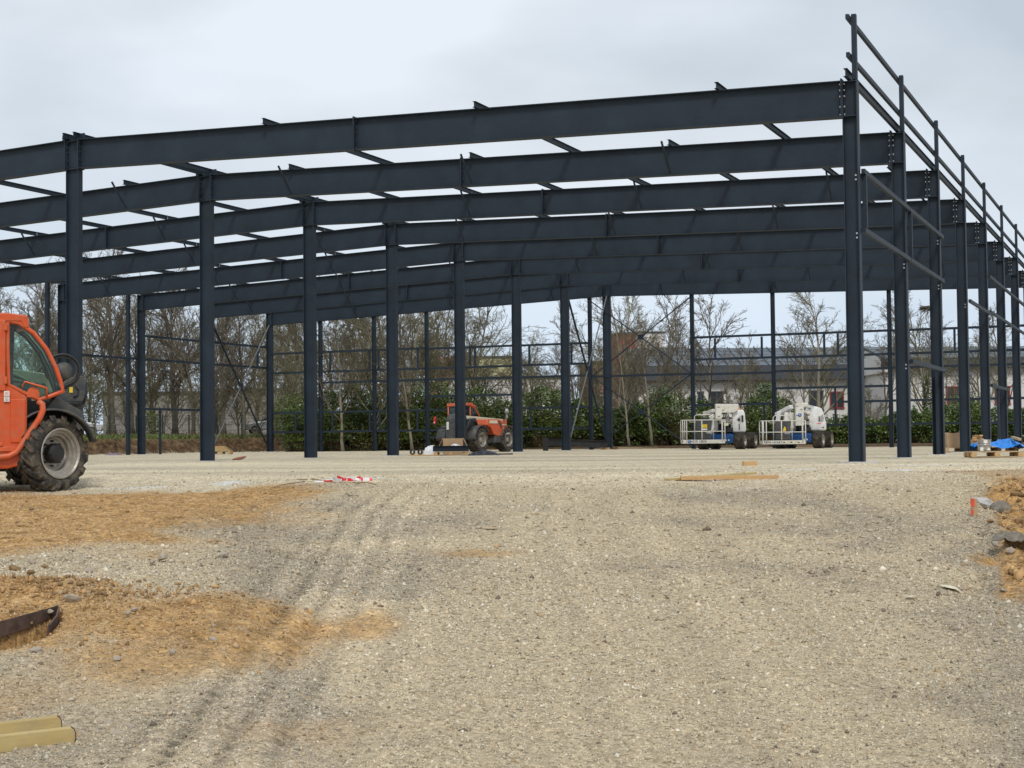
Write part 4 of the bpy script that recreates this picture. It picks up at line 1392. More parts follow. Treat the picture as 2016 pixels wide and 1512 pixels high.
leafy(1508, 90, 3.9, 2.0, 2800, 'laurel', 'leafy_shrub', 'tall green shrub rising behind the second gable post')
leafy(1828, 93.9, 4.2, 0.7, 1400, 'ivy', 'ivy', 'ivy wrapped round the trunk of the bird nest tree', 'ivy', z0=0.4)
leafy(1908, 89, 3.2, 2.4, 2200, 'laurel', 'leafy_shrub', 'green shrub with a few red leaves behind the cardboard box')

# conifers far behind the long hall
def conifer(px, depth, H, W, label):
    rng = np.random.default_rng(int(px) + 3)
    p = along(px, depth)
    root = thing('conifer', label, 'tree', (p.x, p.y, 0))
    MB().tube([(0, 0, -0.2), (0, 0, H * 0.5), (0.05, 0, H)], [0.2, 0.12, 0.02], 6).build('trunk', 'bark', root, True)
    mb = MB()
    rg = random.Random(int(px))
    cs = []
    for k in range(46):
        f = 0.15 + 0.83 * (k + rg.random()) / 46
        a = rg.uniform(0, 6.28)
        L = W / 2 * (1.12 - f) * rg.uniform(0.8, 1.25) + 0.2
        z = H * f
        for j in range(int(26 * L) + 8):
            g = rg.random()
            cs.append((math.cos(a) * L * g + rg.gauss(0, 0.09), math.sin(a) * L * g + rg.gauss(0, 0.09), z + 0.35 * L * math.sin(g * 2.6) - 0.25 * L * g - rg.random() * 0.25))
        mb.tube([(0, 0, z), (math.cos(a) * L * 0.6, math.sin(a) * L * 0.6, z + 0.25 * L), (math.cos(a) * L, math.sin(a) * L, z - 0.03 * L)], [0.04, 0.025, 0.01], 4, False)
    mb.build('branches', 'bark', root, True)
    c = np.array(cs)
    v, f = leaf_quads(c, rng.uniform(0.05, 0.10, len(c)), rng, 3.2, 0.5)
    np_obj('crown', v, f, 'conifer', root)
conifer(1372, 140, 9.9, 3.6, 'narrow dark conifer left of the first gable post right of the bracing')
conifer(1413, 142, 8.6, 4.2, 'ragged dark conifer behind the long hall')
conifer(1476, 138, 8.6, 6.0, 'wide dark conifer behind the long hall')
conifer(1268, 136, 8.0, 5.0, 'drooping dark conifer in front of the white block')
conifer(1330, 146, 8.2, 5.0, 'dark conifer in front of the low red wall')

# grass on the bank
def grass():
    rng = np.random.default_rng(8)
    n = 45000
    px = rng.uniform(120, 900, n)
    dep = rng.uniform(76, 96, n)
    q = (px - PW / 2) / FPX
    X = FH.x * dep + RH.x * q * dep
    Y = FH.y * dep + RH.y * q * dep
    c1, c2 = ground_masks(X, Y)
    keep = rng.uniform(0, 1, n) < c2[:, 1]
    X, Y = X[keep], Y[keep]
    c = np.stack([X, Y, ground_z(X, Y)], -1)
    m = len(c)
    a = rng.normal(0, 0.5, (m, 3))
    a[:, 2] = 1
    h = rng.uniform(0.10, 0.34, m)[:, None]
    w = np.stack([rng.normal(0, 1, m), rng.normal(0, 1, m), np.zeros(m)], -1) * 0.025
    v = np.stack([c - w, c + w, c + a * h], 1).reshape(-1, 3)
    o = np_obj('grass', v, np.arange(3 * m).reshape(m, 3), 'grass_blade')
    o['kind'] = 'stuff'
    tag(o, 'short green grass along the top of the cut earth bank', 'grass')
    # dead leaves and brush on the verge behind it
    n = 16000
    px = rng.uniform(120, 620, n)
    dep = rng.uniform(86, 100, n)
    q = (px - PW / 2) / FPX
    X = FH.x * dep + RH.x * q * dep
    Y = FH.y * dep + RH.y * q * dep
    keep = (fbm(X * 0.4, Y * 0.4, 3, 4) > 0.45)
    c = np.stack([X, Y, ground_z(X, Y) + rng.exponential(0.12, n)], -1)[keep]
    v, f = leaf_quads(c, rng.uniform(0.03, 0.07, len(c)), rng, 2.2)
    o = np_obj('leaf_litter', v, f, 'litter')
    o['kind'] = 'stuff'
    tag(o, 'brown dead leaves and brush behind the grass strip', 'leaves')
grass()

# wire fence on the left
fence = thing('wire_fence', 'thin dark wire fence with slender posts behind the grass bank', 'fence', (0, 0, 0))
fp = [along(px, 91.5) for px in range(60, 640, 52)]
for k, p in enumerate(fp):
    z = gz(p.x, p.y)
    MB().box((p.x, p.y, z + 0.7), (0.06, 0.06, 1.5)).build('fence_post', 'fence_green', fence)
    if k + 1 < len(fp):
        p2 = fp[k + 1]
        z2 = gz(p2.x, p2.y)
        w = MB()
        for hh in (0.15, 0.5, 0.85, 1.2, 1.4):
            w.tube([(p.x, p.y, z + hh), (p2.x, p2.y, z2 + hh)], 0.008, 3, False)
        for j in range(1, 16):
            f = j / 16
            w.tube([(p.x + (p2.x - p.x) * f, p.y + (p2.y - p.y) * f, z + (z2 - z) * f + 0.1), (p.x + (p2.x - p.x) * f, p.y + (p2.y - p.y) * f, z + (z2 - z) * f + 1.4)], 0.005, 3, False)
        w.build('wire_panel', 'fence_green', fence)

# ------------------------------------------------------------------ machines
def wheel(parent, c, rad, w, rim_r, steer=0.0, lugs=20, lug_h=0.035, rim_m='rim_grey', out=-1, flat=False, hubm='black'):
    """wheel on a local y axle; out = side of the outer face; tyre is the part, rim and hub its sub-parts"""
    mb = MB()
    rb = rad - lug_h
    prof = [(rim_r, -w * 0.42), (rim_r + 0.04, -w * 0.48), (rad * 0.80, -w * 0.52), (rb * 0.965, -w * 0.47), (rb, -w * 0.36), (rb, w * 0.36), (rb * 0.965, w * 0.47), (rad * 0.80, w * 0.52), (rim_r + 0.04, w * 0.48), (rim_r, w * 0.42)]
    mb.lathe(prof, 40, 'y', (0, 0, 0), True)
    for k in range(lugs):
        for sgn in (-1, 1):
            a0 = 2 * PI * (k + (0.5 if sgn > 0 else 0)) / lugs
            sweep = 0.75 * w / rad * (0.5 if not flat else 0.15)
            hw = 0.26 * 2 * PI / lugs
            st = [(-0.02 * sgn * w, a0, rad), (sgn * w * 0.26, a0 + sweep * 0.6, rad), (sgn * w * 0.47, a0 + sweep, rad - 0.01), (sgn * w * 0.52, a0 + sweep * 1.02, rad * 0.90)]
            vs = []
            for y, a, ro in st:
                ri = ro - lug_h - 0.02
                for rr in (ri, ro):
                    for da in (-hw, hw * 0.75):
                        vs.append((rr * math.cos(a + da), y, rr * math.sin(a + da)))
            fs = []
            for i in range(3):
                b_ = i * 4
                fs += [(b_ + 2, b_ + 3, b_ + 7, b_ + 6), (b_, b_ + 2, b_ + 6, b_ + 4), (b_ + 1, b_ + 5, b_ + 7, b_ + 3)]
            fs += [(0, 1, 3, 2), (12, 14, 15, 13)]
            mb.add(vs, fs)
    t = mb.build('wheel', 'rubber', parent)
    t.location = c
    t.rotation_euler = (0, 0, steer)
    # dished rim
    d = out
    pr = [(rim_r + 0.015, d * w * 0.46), (rim_r + 0.022, d * w * 0.51), (rim_r + 0.004, d * w * 0.52), (rim_r - 0.012, d * w * 0.46), (rim_r - 0.022, d * w * 0.36), (rim_r - 0.045, d * w * 0.355), (rim_r - 0.055, d * w * 0.24), (rim_r - 0.085, d * w * 0.235), (rim_r - 0.095, d * w * 0.08), (rim_r * 0.6, d * w * 0.0), (0.0, d * w * 0.0)]
    rim = MB().lathe(pr, 36, 'y').build('rim', rim_m, t)
    rim.data.polygons.foreach_set('use_smooth', [False] * len(rim.data.polygons))
    MB().lathe([(rim_r + 0.01, -d * w * 0.46), (rim_r - 0.05, -d * w * 0.3), (0.0, -d * w * 0.2)], 24, 'y').build('rim', 'charcoal', t, True)
    hub = MB().lathe([(rim_r * 0.42, -d * w * 0.02), (rim_r * 0.42, d * w * 0.27), (rim_r * 0.36, d * w * 0.36), (rim_r * 0.2, d * w * 0.40), (0, d * w * 0.40)], 12, 'y')
    for k in range(8):
        g = 2 * PI * k / 8
        hub.box((math.cos(g) * rim_r * 0.52, d * w * 0.05, math.sin(g) * rim_r * 0.52), (0.03, 0.05, 0.03))
    hub.build('hub', hubm, t)
    return t

def arc(cx, cz, r_, a0, a1, n):
    return [(cx + r_ * math.cos(a0 + (a1 - a0) * k / n), cz + r_ * math.sin(a0 + (a1 - a0) * k / n)) for k in range(n + 1)]
def text_part(body, size, parent, loc, rot, material, name='lettering', depth=0.002):
    cu = bpy.data.curves.new(name, 'FONT')
    cu.body = body
    cu.size = size
    cu.align_x = 'CENTER'
    cu.align_y = 'CENTER'
    cu.extrude = depth
    tmp = bpy.data.objects.new('tmp', cu)
    COL.objects.link(tmp)
    dg = bpy.context.evaluated_depsgraph_get()
    me = bpy.data.meshes.new_from_object(tmp.evaluated_get(dg))
    bpy.data.objects.remove(tmp, do_unlink=True)
    me.materials.clear()
    me.materials.append(MATS[material])
    o = bpy.data.objects.new(name, me)
    COL.objects.link(o)
    o.parent = parent
    o.location = loc
    o.rotation_euler = rot
    return o
FACE = (PI / 2, 0, 0)      # text standing up, read from -y

# ---- near orange telehandler, front end in view at the left edge
def near_telehandler():
    DEP = 21.8
    p = along(105, DEP)
    zg = at(105, 968, DEP).z
    T = thing('telehandler', 'orange telehandler with glazed cab and big ribbed front tyre at left edge', 'telehandler', (p.x, p.y, zg), AZ + R(25))
    yo = 0.0                       # near side plane of the cab
    # chassis
    MB().prism([(-3.6, 0.45), (-0.75, 0.38), (-0.45, 0.62), (0.25, 0.62), (0.42, 0.72), (0.42, 0.95), (-0.4, 1.05), (-3.6, 1.05)], 0.55, 1.65).build('chassis', 'charcoal', T, bevel=0.02)
    MB().box((-1.9, 0.95, 0.42), (2.6, 0.9, 0.25)).build('belly_plate', 'black', T)
    # cab body panels
    body = MB().prism([(-2.15, 0.34), (-0.62, 0.34), (-0.40, 0.40), (-0.36, 0.68), (-0.36, 1.37), (-0.60, 1.53), (-2.15, 1.66)], 0.0, 0.86).build('cab_body', 'orange', T, bevel=0.025)
    MB().box((-1.35, -0.012, 0.62), (1.9, 0.03, 0.07)).build('sill_trim', 'orange_dull', body, bevel=0.008)
    MB().box((-1.3, -0.008, 1.08), (1.1, 0.025, 0.82)).build('door_panel', 'orange', body, bevel=0.012)
    MB().box((-0.49, -0.006, 1.02), (0.20, 0.02, 0.62)).build('service_hatch', 'orange', body, bevel=0.01)
    MB().box((-0.75, -0.028, 0.69), (0.10, 0.03, 0.05)).build('door_hinge', 'orange_dull', body, bevel=0.006)
    for z in (1.41, 1.33):
        s_ = MB().box((-0.645, -0.030, z), (0.075, 0.004, 0.07)).build('sticker', 'sticker', body)
        for k in range(3):
            MB().box((-0.645, -0.034, z + 0.018 - 0.018 * k), (0.05, 0.003, 0.004)).build('print_line', 'tape_red' if z > 1.4 else 'ink', s_)
    s_ = MB().box((-0.835, -0.030, 0.985), (0.07, 0.004, 0.16)).build('warning_sticker', 'yellow', body)
    MB().prism([(-0.86, 0.93), (-0.81, 0.93), (-0.835, 0.98)], -0.036, -0.033).build('warning_mark', 'ink', s_)
    MB().box((-0.835, -0.030, 1.115), (0.075, 0.004, 0.08)).build('warning_sticker', 'ink', body)
    MB().box((-0.835, -0.0335, 1.14), (0.075, 0.004, 0.02)).build('sticker', 'tape_red', body)
    MB().box((-0.90, -0.030, 0.86), (0.14, 0.004, 0.03)).build('sticker', 'sticker', body)
    MB().box((-0.265, 0.06, 1.335), (0.06, 0.01, 0.05)).build('sticker', 'cream', T)
    # roof
    MB().prism([(-2.1, 2.46), (-1.9, 2.55), (-0.62, 2.56), (-0.36, 2.53), (-0.33, 2.36), (-0.40, 2.34), (-0.45, 2.44), (-2.1, 2.42)], -0.02, 0.92).build('cab_roof', 'orange', T, bevel=0.02)
    # cab pillars and curved front frame, both sides
    for y in (0.02, 0.84):
        MB().bar((-0.72, y, 1.45), (-0.72, y, 2.46), 0.10, 0.12, (1, 0, 0)).build('pillar', 'orange', T, bevel=0.01)
        MB().bar((-2.05, y, 1.6), (-2.0, y, 2.46), 0.10, 0.1, (1, 0, 0)).build('pillar', 'orange', T, bevel=0.01)
        f = [(-0.63, y, 2.45), (-0.47, y, 2.42), (-0.27, y, 2.28), (-0.09, y, 2.05), (0.03, y, 1.80), (0.10, y, 1.60), (0.14, y, 1.45), (-0.05, y, 1.37), (-0.19, y, 1.325), (-0.40, y, 1.42), (-0.62, y, 1.54), (-0.63, y, 2.0), (-0.63, y, 2.45)]
        MB().tube(f, 0.032, 8, False).build('window_frame', 'orange' if y < 0.5 else 'charcoal', T, True)
        g = [(q[0], q[2]) for q in f[:-2]]
        MB().prism(g, y + 0.001, y + 0.007).build('side_glass', 'cab_glass', T)
    MB().box((-0.665, -0.02, 2.36), (0.05, 0.05, 0.10)).build('frame_hinge', 'orange_dull', T)
    MB().box((-0.665, -0.02, 1.60), (0.05, 0.05, 0.10)).build('frame_hinge', 'orange_dull', T)
    MB().prism([(-1.95, 1.7), (-0.82, 1.62), (-0.82, 2.4), (-1.95, 2.4)], 0.02, 0.026).build('door_glass', 'cab_glass', T)
    MB().bar((-0.805, 0.01, 1.55), (-0.805, 0.01, 2.44), 0.03, 0.035, (1, 0, 0)).build('door_seal', 'black', T)
    # curved windscreen between the frames
    pts = [(-0.47, 2.42), (-0.27, 2.28), (-0.09, 2.05), (0.03, 1.80), (0.10, 1.60), (0.14, 1.45)]
    MB().shell([[(x, 0.05, z) for x, z in pts], [(x, 0.81, z) for x, z in pts]]).build('windscreen', 'cab_glass', T, True, solid=0.006)
    # inside the cab
    st = MB().box((-1.35, 0.45, 1.2), (0.5, 0.5, 0.15)).box((-1.6, 0.45, 1.6), (0.14, 0.48, 0.75)).build('seat', 'seat', T, bevel=0.04)
    MB().tube([(-0.55, 0.45, 1.2), (-0.72, 0.45, 1.62)], 0.03, 8).build('steering_column', 'black', T, True)
    MB().lathe([(0.18, -0.015), (0.195, 0), (0.18, 0.015), (0.165, 0)], 20, 'x', (-0.74, 0.45, 1.65), True).build('steering_wheel', 'black', T, True)
    MB().bar((-0.53, 0.72, 1.5), (-0.50, 0.72, 2.42), 0.09, 0.09, (1, 0, 0)).build('inner_pillar', 'charcoal', T)
    MB().tube([(-0.44, -0.04, 1.50), (-0.40, -0.04, 1.58), (-0.10, -0.05, 1.49), (-0.10, -0.04, 1.36)], 0.016, 6).build('grab_handle', 'orange', T, True)
    MB().prism(arc(-0.28, 1.42, 0.085, 0, PI, 8) + [(-0.365, 1.36), (-0.195, 1.36)], -0.01, 0.0).build('handle_bracket', 'orange_dull', T)
    # tubular step guard
    MB().tube([(-0.22, -0.03, 1.30), (-0.16, -0.05, 1.26), (-0.155, -0.06, 1.17), (-0.20, -0.06, 1.05), (-0.44, -0.06, 0.68), (-0.52, -0.06, 0.57), (-0.62, -0.06, 0.52), (-0.8, -0.06, 0.50), (-2.1, -0.06, 0.50)], 0.045, 10).build('guard_tube', 'orange', T, True)
    MB().prism([(-0.60, 0.62), (0.30, 0.62), (0.40, 1.0), (0.2, 1.30), (-0.60, 1.36)], 0.56, 0.60).build('dark_gap_filler', 'black', T)  # black sheet added so the gap between guard and fender looks dark
    # fender and front axle
    for y0, y1 in ((0.02, 0.52), (1.72, 2.2)):
        a = arc(0.0, 0.56, 0.64, R(156), R(14) if y0 < 1 else R(75), 18)
        MB().shell([[(x, y0, z) for x, z in a], [(x, y1, z) for x, z in a]]).build('fender', 'charcoal', T, True, solid=0.03)
    MB().prism([(-0.28, 1.12), (-0.10, 1.13), (0.12, 1.38), (0.48, 1.17), (0.50, 0.98), (0.3, 1.13), (0.0, 1.2)], 0.50, 0.54).build('fender_bracket', 'charcoal', T, bevel=0.008)
    MB().tube([(0.0, 0.3, 0.55), (0.0, 1.95, 0.55)], 0.13, 10).build('axle', 'black', T, True)
    MB().tube([(-2.75, 0.3, 0.55), (-2.75, 1.95, 0.55)], 0.13, 10).build('axle', 'black', T, True)
    wheel(T, (0.0, 0.22, 0.55), 0.555, 0.40, 0.345, R(34), 16, 0.05, out=-1)
    wheel(T, (0.0, 2.02, 0.55), 0.555, 0.40, 0.345, R(34), 16, 0.05, out=1)
    wheel(T, (-2.75, 0.22, 0.55), 0.555, 0.40, 0.345, 0, 16, 0.05, out=-1)
    wheel(T, (-2.75, 2.02, 0.55), 0.555, 0.40, 0.345, 0, 16, 0.05, out=1)
    # rear cover
    MB().prism([(-3.7, 0.7), (-2.15, 0.9), (-2.15, 1.6), (-3.2, 1.55), (-3.7, 1.3)], 0.2, 2.0).build('engine_cover', 'orange', T, bevel=0.06)
    # boom and its head on the far side of the cab
    MB().bar((-3.3, 1.25, 2.02), (0.42, 1.25, 1.52), 0.30, 0.36).build('boom', 'cream', T, bevel=0.02)
    MB().bar((-2.4, 1.25, 1.88), (0.52, 1.25, 1.46), 0.22, 0.26).build('inner_boom', 'cream', T, bevel=0.015)
    MB().tube([(-0.95, 1.05, 1.35), (-0.1, 1.05, 1.55)], 0.07, 10).build('lift_ram', 'charcoal', T, True)
    for k in range(4):
        MB().tube([(-1.2, 1.06 - 0.03 * k, 1.78 + 0.03 * k), (-0.5, 1.04, 1.78 - 0.05 * k), (0.02, 1.02, 1.52 + 0.02 * k), (0.1, 1.0, 1.35)], 0.016, 6).build('hose', 'black' if k % 2 else 'cream', T, True)
    for k, (rr, m) in enumerate(((0.235, 'black'), (0.205, 'charcoal'), (0.215, 'black'))):
        lp = [(0.27 + 0.25 * math.cos(a) * rr / 0.235, 0.98 + 0.035 * k, 1.80 + rr * math.sin(a)) for a in [R(215) - R(290) * j / 16 for j in range(17)]]
        MB().tube(lp + [(0.12, 1.0, 1.36)], 0.019, 8).build('hose_loop', m, T, True)
    MB().lathe([(0.0, -0.08), (0.13, -0.08), (0.14, -0.05), (0.14, 0.06), (0.0, 0.06)], 20, 'y', (0.30, 1.08, 1.78)).build('boom_pin', 'charcoal', T, True)
    MB().prism([(0.15, 1.50), (0.36, 1.68), (0.56, 1.72), (0.63, 1.66), (0.65, 1.36), (0.58, 1.20), (0.58, 0.62), (0.32, 0.62), (0.15, 1.0)], 1.0, 1.06).build('carriage_plate', 'charcoal', T, bevel=0.012)
    MB().prism([(0.15, 1.50), (0.36, 1.68), (0.56, 1.72), (0.63, 1.66), (0.65, 1.36), (0.58, 1.20), (0.58, 0.62), (0.32, 0.62), (0.15, 1.0)], 1.55, 1.61).build('carriage_plate', 'charcoal', T, bevel=0.012)
    MB().tube([(0.48, 0.95, 0.72), (0.48, 1.66, 0.72)], 0.06, 10).build('carriage_shaft', 'black', T, True)
    MB().tube([(0.12, 0.94, 1.29), (0.56, 0.94, 1.30)], 0.035, 8).build('locking_bar', 'black', T, True)
    MB().box((0.40, 0.992, 1.50), (0.05, 0.006, 0.085)).build('warning_sticker', 'yellow', T)
    MB().tube([(0.64, 0.985, 1.62), (0.63, 0.985, 1.44), (0.58, 0.985, 1.30)], 0.014, 6).build('hose', 'black', T, True)
    MB().tube([(0.46, 0.985, 1.56), (0.51, 0.985, 1.50), (0.50, 0.985, 1.42), (0.44, 0.985, 1.39)], 0.012, 6).build('hose', 'black', T, True)
    for k in range(2):
        MB().tube([(-0.05 + 0.05 * k, 0.94, 1.27), (-0.14 + 0.05 * k, 0.9, 1.05), (-0.18 + 0.05 * k, 0.88, 0.9)], 0.018, 6).build('hose', 'charcoal', T, True)
near_telehandler()

# ---- far telehandler seen from behind, right rear wheel towards us
def far_telehandler():
    DEP = 69.5
    p = along(938, DEP)
    T = thing('telehandler', 'orange telehandler parked beyond the fifth ridge column, seen from its rear', 'telehandler', (p.x, p.y, 0), AZ + PI / 2 - R(30))
    w = []
    for x in (-1.15, 1.20):
        for y in (-0.80, 0.80):
            wheel(T, (x, y, 0.56), 0.57, 0.42, 0.31, 0, 16, 0.05, out=(1 if y > 0 else -1), hubm='rim_grey')
            a = arc(x, 0.55, 0.66, R(170), R(25), 14) if x > 0 else arc(x, 0.55, 0.66, R(178), R(30), 14)
            MB().shell([[(q, y - 0.24, z) for q, z in a], [(q, y + 0.24, z) for q, z in a]]).build('fender', 'charcoal', T, True, solid=0.03)
    MB().prism([(-1.9, 0.45), (1.75, 0.45), (1.75, 0.9), (-1.9, 0.9)], -0.45, 0.45).build('chassis', 'charcoal', T, bevel=0.02)
    MB().prism([(-2.0, 0.55), (-1.45, 0.48), (-1.30, 1.35), (-1.5, 1.72), (-1.75, 1.74), (-1.95, 1.5)], -0.38, 0.42).build('counterweight', 'charcoal', T, bevel=0.05)
    MB().box((-2.0, 0.28, 1.2), (0.02, 0.12, 0.34)).build('number_plate', 'sticker', T)
    # hood on the right side
    hood = MB().prism([(-0.72, 1.22), (-0.55, 1.48), (0.35, 1.50), (0.95, 1.38), (1.42, 1.02), (1.42, 0.80), (0.35, 0.72), (-0.05, 0.80), (-0.35, 1.12)], -0.98, -0.28).build('hood', 'orange', T, bevel=0.04)
    MB().prism([(-0.52, 1.30), (-0.42, 1.43), (0.18, 1.44), (0.26, 1.30)], -1.0, -0.985).build('hood_grille', 'cream', hood)
    MB().prism([(0.33, 1.42), (0.38, 1.30), (0.62, 1.06), (0.60, 1.30)], -1.0, -0.985).build('hood_grille', 'charcoal', hood)
    text_part('5', 0.26, hood, (0.80, -0.992, 1.03), FACE, 'yellow', 'emblem')
    MB().box((1.12, -0.99, 0.84), (0.42, 0.01, 0.06)).build('sticker', 'sticker', hood)
    MB().box((0.82, -0.99, 1.24), (0.45, 0.01, 0.035)).build('sticker', 'cream', hood)
    MB().prism([(0.0, 0.42), (1.4, 0.42), (1.44, 0.80), (0.35, 0.73), (0.1, 0.78)], -0.95, -0.45).build('side_tank', 'charcoal', T, bevel=0.03)
    # boom
    MB().bar((-1.75, -0.05, 1.52), (2.1, -0.05, 1.36), 0.28, 0.32).build('boom', 'cream', T, bevel=0.02)
    MB().box((2.2, -0.05, 1.15), (0.2, 0.5, 0.7)).build('boom_head', 'orange', T, bevel=0.03)
    MB().box((2.45, -0.05, 0.75), (0.12, 1.2, 0.9)).build('carriage', 'charcoal', T, bevel=0.02)
    # cab on the left side
    MB().prism([(-0.85, 0.7), (0.75, 0.7), (0.85, 1.05), (-0.85, 1.25)], 0.22, 0.98).build('cab_body', 'orange', T, bevel=0.03)
    prof = [(-0.85, 1.2), (-0.88, 2.12), (-0.2, 2.16), (0.25, 2.05), (0.62, 1.70), (0.84, 1.1)]
    for y in (0.24, 0.96):
        MB().tube([(x, y, z) for x, z in prof], 0.04, 6, False).build('cab_frame', 'orange', T, True)
        MB().tube([(-0.15, y, 1.15), (-0.15, y, 2.15)], 0.04, 6).build('pillar', 'orange', T, True)
        MB().prism([(q[0] * 0.98, q[1]) for q in prof], y - 0.003, y + 0.003).build('side_glass', 'cab_glass', T)
    MB().prism([(-0.92, 2.10), (-0.9, 2.22), (-0.1, 2.26), (0.30, 2.13), (0.28, 2.04), (-0.2, 2.13)], 0.18, 1.02).build('cab_roof', 'orange', T, bevel=0.02)
    MB().box((-0.87, 0.6, 1.68), (0.008, 0.68, 0.85)).build('rear_glass', 'cab_glass', T)
    MB().box((-0.1, 0.6, 1.15), (0.5, 0.5, 0.14)).box((-0.35, 0.6, 1.5), (0.12, 0.46, 0.7)).build('seat', 'seat', T, bevel=0.04)
    # tail lamps on stalks
    for y in (-0.52, 1.02):
        MB().tube([(-1.6, y * 0.35, 1.12), (-1.9, y * 0.9, 1.10), (-1.9, y, 1.16), (-1.9, y, 1.30)], 0.03, 6).build('lamp_stalk', 'black', T, True)
        l = MB().lathe([(0, -0.17), (0.055, -0.17), (0.065, -0.12), (0.065, 0.12), (0.05, 0.17), (0, 0.17)], 12, 'z', (-1.9, y, 1.45)).build('tail_lamp', 'red_lamp', T, True)
        MB().box((-1.97, y, 1.36), (0.01, 0.06, 0.06)).build('reflector', 'sticker', l)
    # hoses and bulk at the rear right
    MB().prism([(-1.75, 0.55), (-1.0, 0.5), (-0.75, 1.1), (-1.0, 1.55), (-1.5, 1.5), (-1.8, 1.1)], -0.62, -0.38).build('rear_cover', 'black', T, bevel=0.05)
    MB().tube([(-1.4, -0.5, 1.5), (-1.1, -0.68, 1.35), (-1.0, -0.66, 1.0)], 0.045, 8).build('hose', 'black', T, True)
    # mirror on a stalk at the front right
    MB().tube([(1.35, -0.75, 1.0), (1.35, -0.80, 1.7), (1.35, -0.80, 1.98)], 0.018, 6).build('mirror_stalk', 'galv', T, True)
    MB().lathe([(0, -0.12), (0.09, -0.10), (0.10, 0), (0.06, 0.1), (0, 0.12)], 12, 'z', (1.35, -0.84, 1.88)).build('mirror', 'tin', T, True)
    MB().box((1.35, -0.84, 1.62), (0.10, 0.08, 0.18)).build('work_lamp', 'tin', T, bevel=0.02)
far_telehandler()

